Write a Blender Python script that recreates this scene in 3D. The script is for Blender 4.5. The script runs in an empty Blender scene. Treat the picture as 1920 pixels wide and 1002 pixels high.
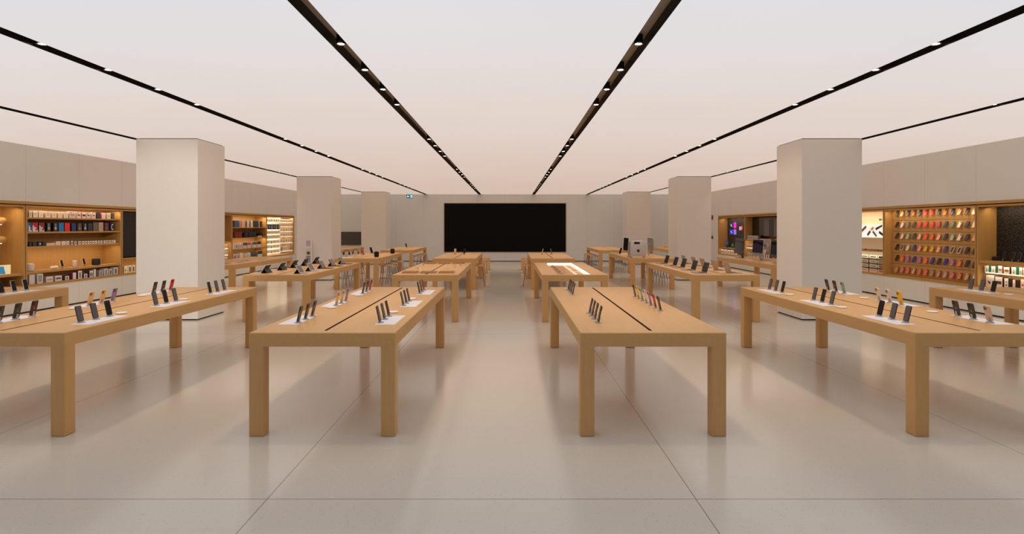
import bpy, bmesh, math, random
from mathutils import Vector, Matrix
random.seed(7)
PI = math.pi
sc = bpy.context.scene
COL = sc.collection
# ------------------------------------------------------------------ camera calibration
F, H, VX, VY = 1045.0, 1.812, 957.0, 426.0
TZ = 0.90                                   # table height
def topd(py, z=TZ): return F * (H - z) / (py - VY)          # depth of a point at height z seen at row py
def xat(px, d): return (px - VX) / F * d
def zat(py, d): return H - (py - VY) / F * d
WL, WR, YB, CH = -10.2, 9.8, 29.4, 3.54      # wall planes, back wall, ceiling
def dl(px, x=WL): return x * F / (px - VX)   # depth on the side wall planes
def dr(px, x=WR): return x * F / (px - VX)
ORD = ['first','second','third','fourth','fifth','sixth','seventh','eighth','ninth','tenth','eleventh','twelfth','thirteenth','fourteenth',
       'fifteenth','sixteenth','seventeenth','eighteenth','nineteenth','twentieth','twenty-first','twenty-second','twenty-third','twenty-fourth']

# ------------------------------------------------------------------ materials
MATS = {}
def lin(c):
    return tuple(((v/255)/12.92 if v/255 <= .04045 else ((v/255+.055)/1.055)**2.4) for v in c)
def new_mat(name):
    m = bpy.data.materials.new(name); m.use_nodes = True
    nt = m.node_tree
    return m, nt, nt.nodes['Principled BSDF']
def M(rgb, rough=.45, metal=0., emit=0., spec=.5, srgb=True, name='paint', trans=0., alpha=1.):
    key = (tuple(rgb), rough, metal, emit, spec, srgb, trans, alpha)
    if key in MATS: return MATS[key]
    m, nt, b = new_mat(name)
    c = lin(rgb) if srgb else rgb
    # a faint procedural mottling so no surface is perfectly flat
    tc = nt.nodes.new('ShaderNodeTexCoord'); n = nt.nodes.new('ShaderNodeTexNoise'); n.inputs['Scale'].default_value = 30
    nt.links.new(tc.outputs['Object'], n.inputs['Vector'])
    mx = nt.nodes.new('ShaderNodeMix'); mx.data_type = 'RGBA'
    mx.inputs['A'].default_value = (*[v*.975 for v in c], 1); mx.inputs['B'].default_value = (*[min(1, v*1.02) for v in c], 1)
    nt.links.new(n.outputs['Fac'], mx.inputs['Factor']); nt.links.new(mx.outputs['Result'], b.inputs['Base Color'])
    b.inputs['Roughness'].default_value = rough; b.inputs['Metallic'].default_value = metal
    b.inputs['Specular IOR Level'].default_value = spec
    if trans: b.inputs['Transmission Weight'].default_value = trans
    if emit:
        b.inputs['Emission Color'].default_value = (*c, 1); b.inputs['Emission Strength'].default_value = emit
    MATS[key] = m
    return m
def wood(name, c0, c1, stretch=(22, 1.3, 22), rough=.38, bump=.02):
    m, nt, b = new_mat(name)
    tc = nt.nodes.new('ShaderNodeTexCoord'); mp = nt.nodes.new('ShaderNodeMapping'); mp.inputs['Scale'].default_value = stretch
    oi = nt.nodes.new('ShaderNodeObjectInfo')
    n = nt.nodes.new('ShaderNodeTexNoise'); n.inputs['Scale'].default_value = 1.6; n.inputs['Detail'].default_value = 6; n.inputs['Roughness'].default_value = .62
    n.inputs['Distortion'].default_value = .4
    cr = nt.nodes.new('ShaderNodeValToRGB')
    cr.color_ramp.elements[0].position = .32; cr.color_ramp.elements[0].color = (*c0, 1)
    cr.color_ramp.elements[1].position = .70; cr.color_ramp.elements[1].color = (*c1, 1)
    nt.links.new(tc.outputs['Object'], mp.inputs['Vector'])
    nt.links.new(oi.outputs['Random'], mp.inputs['Location'])
    nt.links.new(mp.outputs['Vector'], n.inputs['Vector']); nt.links.new(n.outputs['Fac'], cr.inputs['Fac'])
    nt.links.new(cr.outputs['Color'], b.inputs['Base Color'])
    b.inputs['Roughness'].default_value = rough; b.inputs['Specular IOR Level'].default_value = .35
    return m
W0, W1 = (.605, .345, .132), (.655, .380, .148)
M_WOOD = wood('oak_along_y', W0, W1)
M_WOODX = wood('oak_along_x', W0, W1, (1.3, 22, 22))
M_WOODZ = wood('oak_along_z', W0, W1, (22, 22, 1.3))
N0, N1 = (.50, .275, .082), (.56, .315, .100)
M_NICHE = wood('niche_oak_along_y', N0, N1, (14, 1.1, 14), .5)
M_NICHEZ = wood('niche_oak_along_z', N0, N1, (14, 14, 1.1), .5)

def line_mask(nt, coord_out, start, pitch, half):
    """1 on thin joint lines at start + k*pitch along one coordinate"""
    def math_node(op, a, b=None):
        n = nt.nodes.new('ShaderNodeMath'); n.operation = op
        for i, v in enumerate((a, b)):
            if v is None: continue
            if isinstance(v, (int, float)): n.inputs[i].default_value = v
            else: nt.links.new(v, n.inputs[i])
        return n.outputs[0]
    s = math_node('SUBTRACT', coord_out, start + 1000*(-pitch) )
    fm = math_node('MODULO', s, pitch)
    a = math_node('MINIMUM', fm, math_node('SUBTRACT', pitch, fm))
    return math_node('LESS_THAN', a, half), math_node

def floor_mat():
    m, nt, b = new_mat('polished_terrazzo')
    tc = nt.nodes.new('ShaderNodeTexCoord'); sp = nt.nodes.new('ShaderNodeSeparateXYZ')
    nt.links.new(tc.outputs['Object'], sp.inputs[0])
    lx, mn = line_mask(nt, sp.outputs['X'], 1.2345, 2.8535, .0032)
    ly, _ = line_mask(nt, sp.outputs['Y'], 3.71, 5.72, .0035)
    ln = mn('MAXIMUM', lx, ly)
    big = nt.nodes.new('ShaderNodeTexNoise'); big.inputs['Scale'].default_value = .9; big.inputs['Detail'].default_value = 3
    nt.links.new(tc.outputs['Object'], big.inputs['Vector'])
    v = nt.nodes.new('ShaderNodeTexVoronoi'); v.inputs['Scale'].default_value = 62
    nt.links.new(tc.outputs['Object'], v.inputs['Vector'])
    sep = nt.nodes.new('ShaderNodeSeparateColor'); nt.links.new(v.outputs['Color'], sep.inputs[0])
    near = mn('LESS_THAN', v.outputs['Distance'], .22)
    dark = mn('MULTIPLY', near, mn('GREATER_THAN', sep.outputs[0], .80))
    lite = mn('MULTIPLY', near, mn('LESS_THAN', sep.outputs[0], .22))
    fine = nt.nodes.new('ShaderNodeTexNoise'); fine.inputs['Scale'].default_value = 120; nt.links.new(tc.outputs['Object'], fine.inputs['Vector'])
    def mix(fac, a, bb):
        x = nt.nodes.new('ShaderNodeMix'); x.data_type = 'RGBA'
        if isinstance(fac, float): x.inputs['Factor'].default_value = fac
        else: nt.links.new(fac, x.inputs['Factor'])
        for k, val in (('A', a), ('B', bb)):
            if isinstance(val, tuple): x.inputs[k].default_value = (*val, 1)
            else: nt.links.new(val, x.inputs[k])
        return x.outputs['Result']
    base = mix(big.outputs['Fac'], FLOOR_A, FLOOR_B)
    base = mix(mn('MULTIPLY', fine.outputs['Fac'], .22), base, tuple(v*.62 for v in FLOOR_A))
    base = mix(mn('MULTIPLY', dark, .38), base, (.20, .17, .14))
    base = mix(mn('MULTIPLY', lite, .35), base, (.72, .68, .60))
    base = mix(mn('MULTIPLY', ln, .75), base, (.12, .10, .08))
    nt.links.new(base, b.inputs['Base Color'])
    b.inputs['Roughness'].default_value = .15; b.inputs['Specular IOR Level'].default_value = .5
    return m
FLOOR_A, FLOOR_B = (.66, .61, .525), (.715, .665, .58)
M_FLOOR = floor_mat()

def wall_mat(name, c, axis, start, pitch):
    m, nt, b = new_mat(name)
    tc = nt.nodes.new('ShaderNodeTexCoord'); sp = nt.nodes.new('ShaderNodeSeparateXYZ')
    nt.links.new(tc.outputs['Object'], sp.inputs[0])
    ln, mn = line_mask(nt, sp.outputs[axis], start, pitch, .004)
    n = nt.nodes.new('ShaderNodeTexNoise'); n.inputs['Scale'].default_value = 1.2
    nt.links.new(tc.outputs['Object'], n.inputs['Vector'])
    x = nt.nodes.new('ShaderNodeMix'); x.data_type = 'RGBA'; x.inputs['A'].default_value = (*[v*.96 for v in c], 1); x.inputs['B'].default_value = (*c, 1)
    nt.links.new(n.outputs['Fac'], x.inputs['Factor'])
    y = nt.nodes.new('ShaderNodeMix'); y.data_type = 'RGBA'; y.inputs['B'].default_value = (*[v*.55 for v in c], 1)
    nt.links.new(x.outputs['Result'], y.inputs['A']); nt.links.new(mn('MULTIPLY', ln, .6), y.inputs['Factor'])
    nt.links.new(y.outputs['Result'], b.inputs['Base Color'])
    b.inputs['Roughness'].default_value = .6; b.inputs['Specular IOR Level'].default_value = .3
    return m
WC = (.80, .785, .735)
M_WALLY = wall_mat('stone_panel_side', WC, 'Y', 11.73, 1.45)
M_WALLX = wall_mat('stone_panel_back', (.79, .80, .79), 'X', -.29, 1.44)
M_COL = M((.80, .765, .71), .6, srgb=False, name='column_plaster', spec=.3)

def ceiling_mat():
    """luminous stretch ceiling: cooler panels towards the shop front, warmer ones deep in the room"""
    m = bpy.data.materials.new('luminous_ceiling'); m.use_nodes = True; nt = m.node_tree
    nt.nodes.remove(nt.nodes['Principled BSDF'])
    out = nt.nodes['Material Output']
    em = nt.nodes.new('ShaderNodeEmission')
    tc = nt.nodes.new('ShaderNodeTexCoord'); sp = nt.nodes.new('ShaderNodeSeparateXYZ')
    nt.links.new(tc.outputs['Object'], sp.inputs[0])
    mr = nt.nodes.new('ShaderNodeMapRange'); mr.inputs['From Min'].default_value = 3.5; mr.inputs['From Max'].default_value = 24
    nt.links.new(sp.outputs['Y'], mr.inputs['Value'])
    cr = nt.nodes.new('ShaderNodeValToRGB'); e = cr.color_ramp.elements
    e[0].position = 0; e[0].color = (*lin((221, 221, 227)), 1)
    e[1].position = 1; e[1].color = (*lin((212, 189, 173)), 1)
    for p, c in ((.07, (226, 221, 221)), (.22, (226, 212, 204)), (.5, (221, 200, 187))):
        k = e.new(p); k.color = (*lin(c), 1)
    nt.links.new(mr.outputs['Result'], cr.inputs['Fac'])
    n = nt.nodes.new('ShaderNodeTexNoise'); n.inputs['Scale'].default_value = .35
    nt.links.new(tc.outputs['Object'], n.inputs['Vector'])
    mr2 = nt.nodes.new('ShaderNodeMapRange'); mr2.inputs['To Min'].default_value = .97; mr2.inputs['To Max'].default_value = 1.05
    nt.links.new(n.outputs['Fac'], mr2.inputs['Value'])
    nt.links.new(cr.outputs['Color'], em.inputs['Color']); nt.links.new(mr2.outputs['Result'], em.inputs['Strength'])
    nt.links.new(em.outputs[0], out.inputs['Surface'])
    return m
M_CEIL = ceiling_mat()

def speckle_black():
    m, nt, b = new_mat('dark_led_panel')
    tc = nt.nodes.new('ShaderNodeTexCoord')
    v = nt.nodes.new('ShaderNodeTexNoise'); v.inputs['Scale'].default_value = 60; v.inputs['Detail'].default_value = 4
    nt.links.new(tc.outputs['Object'], v.inputs['Vector'])
    cr = nt.nodes.new('ShaderNodeValToRGB'); cr.color_ramp.elements[0].position = .45; cr.color_ramp.elements[0].color = (.004, .003, .003, 1)
    cr.color_ramp.elements[1].position = .75; cr.color_ramp.elements[1].color = (.11, .095, .08, 1)
    nt.links.new(v.outputs['Fac'], cr.inputs['Fac']); nt.links.new(cr.outputs['Color'], b.inputs['Base Color'])
    b.inputs['Roughness'].default_value = .5; b.inputs['Specular IOR Level'].default_value = .25
    return m
M_LED = speckle_black()
M_VIDEO = M((.0016, .0012, .001), .45, spec=.12, srgb=False, name='video_wall_black')
M_DARK = M((22, 18, 18), .5, name='slot_black')
M_SLOT = M((.42, .36, .30), .5, srgb=False, name='slot_side')
M_SCREEN = M((7, 7, 9), .25, spec=.2, name='screen_glass')
M_SCREEN2 = M((84, 81, 82), .3, name='lit_sleep_screen')
M_WHITE = M((236, 232, 228), .4, name='white_plastic')
M_SILVER = M((.62, .58, .55), .32, .9, srgb=False, name='aluminium')
M_STEEL = M((.30, .27, .25), .35, .9, srgb=False, name='dark_steel')
M_BLACK = M((14, 14, 15), .5, name='black_plastic')
M_GAP = M((30, 24, 20), .7, name='shadow_gap')
M_ACRYL = M((176, 180, 184), .15, spec=.6, name='clear_acrylic')
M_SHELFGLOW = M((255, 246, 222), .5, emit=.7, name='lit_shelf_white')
M_SHELFWHITE = M((246, 238, 218), .5, name='shelf_white')

# ------------------------------------------------------------------ mesh helpers
class MB:
    def __init__(s): s.v, s.f, s.m = [], [], []
    def add(s, vs, fs, m=0, mat=None):
        b = len(s.v); s.v += [tuple(mat @ Vector(v)) if mat is not None else tuple(v) for v in vs]
        s.f += [tuple(b + i for i in f) for f in fs]; s.m += [m]*len(fs); return s
    def box(s, x0, x1, y0, y1, z0, z1, m=0, mat=None):
        vs = [(x0,y0,z0),(x1,y0,z0),(x1,y1,z0),(x0,y1,z0),(x0,y0,z1),(x1,y0,z1),(x1,y1,z1),(x0,y1,z1)]
        return s.add(vs, [(3,2,1,0),(4,5,6,7),(0,1,5,4),(1,2,6,5),(2,3,7,6),(3,0,4,7)], m, mat)
    def prism(s, pts, x0, x1, m=0, mat=None):
        """pts (y,z) counter-clockwise seen from +x, extruded along x"""
        n = len(pts)
        vs = [(x0, p[0], p[1]) for p in pts] + [(x1, p[0], p[1]) for p in pts]
        fs = [tuple(range(n-1, -1, -1)), tuple(range(n, 2*n))] + [(i, (i+1) % n, n+(i+1) % n, n+i) for i in range(n)]
        return s.add(vs, fs, m, mat)
    def rrect(s, w, h, r, z0, x0, x1, m=0, mat=None, n=4, cy=0):
        pts = []
        for cx, cz, a0 in ((w/2-r, z0+h-r, 0), (-w/2+r, z0+h-r, PI/2), (-w/2+r, z0+r, PI), (w/2-r, z0+r, 1.5*PI)):
            for k in range(n+1):
                a = a0 + PI/2*k/n; pts.append((cy+cx + r*math.cos(a), cz + r*math.sin(a)))
        return s.prism(pts, x0, x1, m, mat)
    def cyl(s, r, z0, z1, m=0, n=20, cx=0, cy=0, r1=None, mat=None):
        r1 = r if r1 is None else r1
        vs = [(cx+r*math.cos(2*PI*k/n), cy+r*math.sin(2*PI*k/n), z0) for k in range(n)] + [(cx+r1*math.cos(2*PI*k/n), cy+r1*math.sin(2*PI*k/n), z1) for k in range(n)]
        return s.add(vs, [tuple(range(n-1,-1,-1)), tuple(range(n,2*n))] + [(k,(k+1)%n,n+(k+1)%n,n+k) for k in range(n)], m, mat)
    def lathe(s, prof, m=0, n=24, cx=0, cy=0, mat=None):
        vs, fs = [], []
        for r, z in prof:
            vs += [(cx+r*math.cos(2*PI*k/n), cy+r*math.sin(2*PI*k/n), z) for k in range(n)]
        for i in range(len(prof)-1):
            fs += [(i*n+k, i*n+(k+1)%n, (i+1)*n+(k+1)%n, (i+1)*n+k) for k in range(n)]
        fs += [tuple(range(n-1,-1,-1)), tuple((len(prof)-1)*n+k for k in range(n))]
        return s.add(vs, fs, m, mat)
    def tube(s, p, q, r, m=0, n=8):
        p, q = Vector(p), Vector(q); d = q-p
        mat = Matrix.Translation(p) @ d.to_track_quat('Z', 'Y').to_matrix().to_4x4()
        return s.cyl(r, 0, d.length, m, n, mat=mat)
    def ring(s, R, r, z, m=0, n=24, k=8, mat=None, a0=0, a1=2*PI):
        full = abs(a1-a0-2*PI) < 1e-6; N = n if full else n+1
        vs, fs = [], []
        for i in range(N):
            a = a0+(a1-a0)*i/n
            for j in range(k):
                b = 2*PI*j/k; vs.append(((R+r*math.cos(b))*math.cos(a), (R+r*math.cos(b))*math.sin(a), z+r*math.sin(b)))
        for i in range(n):
            for j in range(k):
                i2 = (i+1) % N
                fs.append((i*k+j, i2*k+j, i2*k+(j+1)%k, i*k+(j+1)%k))
        if not full:
            fs.append(tuple(range(k-1,-1,-1))); fs.append(tuple((N-1)*k+j for j in range(k)))
        return s.add(vs, fs, m, mat)
    def mesh(s, name, mats, bevel=0, seg=2, smooth=False):
        me = bpy.data.meshes.new(name); me.from_pydata(s.v, [], s.f); me.update()
        for m in (mats if isinstance(mats, (list, tuple)) else [mats]): me.materials.append(m)
        me.polygons.foreach_set('material_index', s.m)
        if bevel:
            bm = bmesh.new(); bm.from_mesh(me)
            ed = [e for e in bm.edges if len(e.link_faces) == 2 and e.calc_face_angle(0) > .6]
            bmesh.ops.bevel(bm, geom=ed, offset=bevel, segments=seg, affect='EDGES', profile=.5, clamp_overlap=True)
            bm.to_mesh(me); bm.free()
        if smooth or bevel:
            me.polygons.foreach_set('use_smooth', [True]*len(me.polygons))
            me.set_sharp_from_angle(angle=math.radians(40))
        return me
def obj(name, me, parent=None, loc=(0,0,0), rot=(0,0,0), kind=None, label=None):
    o = bpy.data.objects.new(name, me); COL.objects.link(o)
    o.parent = parent; o.location = loc; o.rotation_euler = rot
    if kind: o['kind'] = kind
    if label: o['label'] = label
    return o
def tag(o, label, cat, group=None):
    o['label'] = label; o['category'] = cat
    if group: o['group'] = group
    n = len(label.replace(',', '').split())
    if not 4 <= n <= 16: print('LABEL LENGTH', n, label)
    return o
def thing(name, label, cat, loc=(0,0,0), rz=0, group=None):
    o = bpy.data.objects.new(name, None); COL.objects.link(o); o.location = loc; o.rotation_euler = (0,0,rz); o.empty_display_size = .1
    return tag(o, label, cat, group)
CACHE = {}
def cached(key, fn):
    if key not in CACHE: CACHE[key] = fn()
    return CACHE[key]
def copy_tree(o):
    c = o.copy(); COL.objects.link(c)
    for ch in list(o.children):
        d = copy_tree(ch); d.parent = c
    return c

APPLE = [(12.15,6.9),(10.3,6.2),(8.19,5.86),(5.2,6.6),(3.23,8.87),(2.2,12.2),(2.8,16.8),(4.75,20.96),(6.5,23.2),(8.54,24.0),(10.4,23.4),(12.48,23.0),(14.5,23.5),
         (16.44,23.96),(18.4,23.0),(20.11,21.01),(21.2,19.2),(21.78,17.6),(20.0,16.3),(18.8,14.6),(18.55,12.74),(18.9,10.6),(19.9,9.1),(21.15,8.18),(19.3,6.5),(16.76,5.81),(14.4,6.2)]
LEAF = [(15.53,3.83),(16.5,2.0),(16.78,0),(14.8,.6),(13.24,1.82),(12.2,3.7),(11.97,5.53),(13.8,5.2)]
def logo(mb, size, x, z, m=0, mat=None, flip=1, cy=0):
    """fruit emblem as a thin raised plate in the y-z plane, facing +x (flip=1) or -x (flip=-1)"""
    for P in (APPLE, LEAF):
        pts = [(cy+flip*(p[0]-12)/24*size, z+(12-p[1])/24*size) for p in P]
        mb.prism(pts if flip > 0 else pts, x-.0006, x+.0006, m, mat)
    return mb

# ------------------------------------------------------------------ the shell
Y0, Y1 = -1.2, YB
def struct(name, mb, mats, bevel=0, parent=None):
    return obj(name, mb.mesh(name, mats, bevel), parent, kind=None if parent else 'structure')
struct('floor', MB().box(WL-.8, WR+.8, Y0, Y1+.4, -.1, 0), M_FLOOR)
SLOTS = [-7.35, -4.48, -1.62, 1.225, 4.07, 6.91]
SW = .08
CY0 = -.4
xs = [WL-.1] + [v for s in SLOTS for v in (s-SW, s+SW)] + [WR+.1]
cb = MB()
for i in range(0, len(xs), 2): cb.box(xs[i], xs[i+1], CY0, YB+.1, CH, CH+.03)
struct('ceiling', cb, M_CEIL)
for i, s in enumerate(SLOTS):
    b = MB()
    b.box(s-SW, s-SW+.004, CY0, YB, CH+.001, CH+.11, 0).box(s+SW-.004, s+SW, CY0, YB, CH+.001, CH+.11, 0).box(s-SW, s+SW, CY0, YB, CH+.11, CH+.12, 1)
    b.box(s-SW, s+SW, YB-.01, YB, CH, CH+.11, 0)
    struct('trim_%d' % (i+1), b, [M_DARK, M_SLOT])
# outer shell above the ceiling keeps stray light out
struct('ceiling_slab', MB().box(WL-.8, WR+.8, Y0, Y1+.4, CH+.28, CH+.38), M_DARK)
NZ0, NZ1 = .53, 2.35
ND = .50
B0 = 8.83; BP = 2.9                         # bay grid along the side walls
NE = B0 + 6*BP                              # end of niche (26.23)
for side, W, sg in (('left', WL, -1), ('right', WR, 1)):
    b = MB()
    x0, x1 = sorted((W, W+sg*.62))
    b.box(x0, x1, Y0, B0-.05, .03, CH+.25).box(x0, x1, NE+.05, YB+.3, .03, CH+.25)
    b.box(x0, x1, B0-.05, NE+.05, .03, NZ0).box(x0, x1, B0-.05, NE+.05, NZ1, CH+.25)
    xo = W+sg*.66
    b.box(*sorted((W+sg*.6, xo)), Y0, YB+.3, .03, CH+.25)
    struct('wall_'+side, b, M_WALLY)
    bx = sorted((W+sg*.02, W+sg*.6))
    struct('baseboard_'+side, MB().box(bx[0], bx[1], Y0, YB, 0, .03), M_GAP)
    # oak frame round the niche
    t = MB(); f0, f1 = sorted((W-sg*.012, W+sg*.10))
    t.box(f0, f1, B0-.05, NE+.05, NZ1-.06, NZ1-.001).box(f0, f1, B0-.05, NE+.05, NZ0+.001, NZ0+.032)
    t.box(f0, f1, NE+.002, NE+.049, NZ0+.032, NZ1-.06).box(f0, f1, B0-.049, B0-.002, NZ0+.032, NZ1-.06)
    struct('trim_%d' % (7 if sg < 0 else 8), t, M_NICHE)
struct('wall_back', MB().box(WL-.6, WR+.6, YB, YB+.3, .03, CH+.25), M_WALLX)
struct('baseboard_back', MB().box(WL, WR, YB+.02, YB+.3, 0, .03), M_GAP)
COLS = []
for i, (x0, x1) in enumerate(((-7.265, -6.07), (5.66, 6.825))):
    for j, d in enumerate((10.82, 18.95, 27.15)):
        b = MB().box(x0, x1, d, d+1.02, .025, CH-.018, 0).box(x0+.02, x1-.02, d+.02, d+1.0, 0, .025, 1).box(x0+.03, x1-.03, d+.03, d+.99, CH-.018, CH-.0005, 1)
        struct('column', b, [M_COL, M_GAP])

# ------------------------------------------------------------------ ceiling spotlights
SPOT_D = [5.33 + g*5.78 + k*.88 for g in range(4) for k in range(4)]
spot_h = MB().cyl(.042, .012, .0895, 0, 16).mesh('housing', M_BLACK, 0)
spot_h2 = MB().lathe([(.030,.004),(.045,0),(.047,.015),(.044,.02)], 0, 16).mesh('ring', M_STEEL)
spot_l = MB().cyl(.032, .0035, .0115, 0, 16).mesh('lens', M((255, 240, 214), emit=9.0, name='lamp_lens'))
SPOT_E = 44.0
CLN = ['nearest cluster', 'second cluster', 'third cluster', 'deepest cluster']
for si, s in enumerate(SLOTS):
    for n, d in enumerate(SPOT_D):
        if abs(s) > 6 and any(abs(d-c) < .3 for c in ()): continue
        t = thing('ceiling_spotlight', 'round spotlight, %s in %s of %s ceiling slot from the headphone wall' % (ORD[n % 4], CLN[n//4], ORD[si]), 'spotlight', (s, d, CH+.02), 0, 'spotlights in the ceiling slots')
        obj('housing', spot_h, t); obj('lens', spot_l, t); obj('trim_ring', spot_h2, t)
        L = bpy.data.lights.new("spot", 'SPOT'); L.energy = SPOT_E if abs(s) < 6 else 9.0; L.color = (1, .76, .52); L.spot_size = math.radians(70); L.spot_blend = .9; L.shadow_soft_size = .13
        lo = bpy.data.objects.new('spot_lamp', L); COL.objects.link(lo); lo.location = (s, d, CH-.15)

# ------------------------------------------------------------------ tables
TW, TL, TT, LG = 1.265, 3.66, .122, .125
def slab(w, l, t, hole=None, depth=.06):
    """table top with a routed slot in its upper face; origin at floor centre"""
    b = MB(); x, y = w/2, l/2; z1, z0 = TZ, TZ-t
    hx0, hx1, hy0, hy1 = hole
    O = [(-x,-y),(x,-y),(x,y),(-x,y)]; I = [(hx0,hy0),(hx1,hy0),(hx1,hy1),(hx0,hy1)]
    vs = [(p[0],p[1],z0) for p in O] + [(p[0],p[1],z1) for p in O] + [(p[0],p[1],z1) for p in I] + [(p[0],p[1],z1-depth) for p in I]
    fs = [(3,2,1,0)] + [(i,(i+1)%4,4+(i+1)%4,4+i) for i in range(4)] + [(4+i,4+(i+1)%4,8+(i+1)%4,8+i) for i in range(4)] + [(8+i,8+(i+1)%4,12+(i+1)%4,12+i) for i in range(4)] + [(12,13,14,15)]
    b.add(vs, fs[:9]); 
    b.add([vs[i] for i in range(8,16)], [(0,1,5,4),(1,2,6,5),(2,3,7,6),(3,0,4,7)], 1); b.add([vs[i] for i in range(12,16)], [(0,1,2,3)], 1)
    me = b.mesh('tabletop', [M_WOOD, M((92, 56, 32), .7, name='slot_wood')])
    bm = bmesh.new(); bm.from_mesh(me); bmesh.ops.remove_doubles(bm, verts=bm.verts, dist=1e-5)
    ed = [e for e in bm.edges if all(abs(abs(v.co.x)-x) < 1e-4 or abs(abs(v.co.y)-y) < 1e-4 for v in e.verts) and not all(abs(v.co.z-z0) < 1e-4 for v in e.verts) and e.calc_face_angle(0) > .5]
    bmesh.ops.bevel(bm, geom=ed, offset=.011, segments=3, affect='EDGES', profile=.5); bm.to_mesh(me); bm.free()
    me.polygons.foreach_set('use_smooth', [True]*len(me.polygons)); me.set_sharp_from_angle(angle=math.radians(35))
    return me
top_me = slab(TW, TL, TT, (-.013, .013, -TL/2+.09, TL/2-.09), .022)
def leg_me():
    b = MB().box(-LG/2, LG/2, -LG/2, LG/2, .004, TZ-TT)
    me = b.mesh('leg', M_WOODZ)
    bm = bmesh.new(); bm.from_mesh(me)
    bmesh.ops.bevel(bm, geom=[e for e in bm.edges if abs(e.verts[0].co.z-e.verts[1].co.z) > .1], offset=.011, segments=3, affect='EDGES', profile=.5)
    bm.to_mesh(me); bm.free(); me.polygons.foreach_set('use_smooth', [True]*len(me.polygons)); me.set_sharp_from_angle(angle=math.radians(35))
    return me
leg_mesh = leg_me()
TABLES = {}
def table(key, cx, d0, label, top=None, length=TL):
    t = thing('display_table', label, 'table', (cx, d0+length/2, 0), 0, 'long oak display tables')
    obj('tabletop', top or top_me, t)
    for sx in (-1, 1):
        for sy in (-1, 1):
            obj('leg', leg_mesh, t, (sx*(TW/2-LG/2-.0005), sy*(length/2-LG/2-.0005), 0))
    TABLES[key] = (cx, d0)
    return t
CA, CB, CC, CD, CE, CF = -7.34, -4.48, -1.6275, 1.2345, 4.127, 6.99
R1, R2, R2b, R3, R4 = 4.81, 10.62, 13.5, 16.15, 21.9
table('A1', CA, R1, 'long oak table cut off by the photo edge, closest to the headphone shelves')
table('B1', CB, R1, 'long oak phone table in front row, second from the headphone shelves')
table('C1', CC, R1, 'long oak front-row aisle table with white mats under its phones')
table('D1', CD, R1, 'long oak front-row aisle table whose phones stand without mats')
table('E1', CE, R1, 'long oak phone table in front row, second from the phone-case wall')
table('F1', CF, R1, 'long oak table cut off by the photo edge, closest to the phone-case wall')
table('A2', CA, R2b, 'long oak table with flat-lying tablets behind the first plaster column')
table('B2', CB, R2, 'long oak second-row table carrying tablets with folio keyboards')
table('C2', CC, R2, 'long oak second-row aisle table carrying shallow wooden trays')
d2top = slab(TW, TL, TT, (-.335, .315, -TL/2+.13, TL/2-.10), .07)
table('D2', CD, R2, 'long oak second-row aisle table with a glowing glass-topped watch case', d2top)
table('E2', CE, R2, 'long oak second-row table carrying two lines of open laptops')
table('F2', CF, R2b, 'long oak table carrying large desktop computers by the phone-case wall')
table('B3', CB, R3, 'long oak third-row table carrying black round speakers and headphones')
table('C3', CC, R3, 'long oak third-row aisle table with one pale and one black phone')
table('D3', CD, R3, 'long oak third-row aisle table with two thin upright tablets')
table('E3', CE, R3, 'long oak third-row table carrying the silver tower computer')
table('A4', CA, R4, 'long oak table under the wall television in the back corner')
table('B4', CB, R4, 'long oak back-row table with a lone small tablet and stools')
table('E4', CE, R4, 'long oak back-row table with stools, empty on top')
table('F4', CF, R4, 'long oak back-row table carrying a small golden ornament')
TREF = {'A1': 'table closest to headphone shelves', 'B1': 'second table from headphone shelves', 'C1': 'front aisle table with mats',
        'D1': 'front aisle table without mats', 'E1': 'second table from phone-case wall', 'F1': 'table closest to phone-case wall'}
EREF = {('A1',1): 'aisle edge', ('B1',1): 'aisle edge', ('B1',-1): 'wall edge', ('C1',1): 'aisle edge', ('C1',-1): 'outer edge',
        ('D1',-1): 'aisle edge', ('D1',1): 'outer edge', ('E1',-1): 'aisle edge', ('E1',1): 'wall edge', ('F1',-1): 'aisle edge'}

# ------------------------------------------------------------------ phones
PW, PH, PT = .074, .150, .0085
TILT = Matrix.Rotation(-math.radians(13), 4, 'Y') @ Matrix.Rotation(0, 4, 'X')
def tiltm(z=.014, ang=13): return Matrix.Translation((0, 0, z)) @ Matrix.Rotation(-math.radians(ang), 4, 'Y')
def phone_parts(col, scr):
    m = tiltm()
    body = MB().rrect(PW, PH, .010, 0, -PT/2, PT/2, 0, m).mesh('body', M(col, .35, name='phone_shell'), .0012, 1)
    scm = M_SCREEN if scr == 'black' else M_SCREEN2
    screen = MB().rrect(PW-.006, PH-.006, .008, .003, PT/2, PT/2+.0008, 0, m).mesh('screen', scm)
    cam = MB().rrect(.034, .036, .008, PH-.043, -PT/2-.0022, -PT/2+.0001, 0, m, cy=.0165).mesh('camera_bump', M([v*.75 for v in col], .25, name='camera_plate'))
    lens = MB()
    for y, z in ((.025, PH-.017), (.025, PH-.034), (.009, PH-.0255)): lens.prism([(y+.0062*math.cos(a*PI/4), z+.0062*math.sin(a*PI/4)) for a in range(8)], -PT/2-.0034, -PT/2-.002, 0, m)
    lens = lens.mesh('lens', M_BLACK)
    lg = logo(MB(), .019, -PT/2-.0006, PH*.5, 0, m, -1).mesh('logo', M([min(255, v*.5+120) for v in col], .2, name='phone_emblem'))
    return body, screen, cam, lens, lg
def stand_me():
    b = MB().cyl(.034, 0, .006, 0, 20).cyl(.020, .006, .013, 0, 16)
    b.box(-.012, -.005, -.010, .010, .010, .05, 0, tiltm(.004))
    return b.mesh('stand', M_ACRYL)
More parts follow.
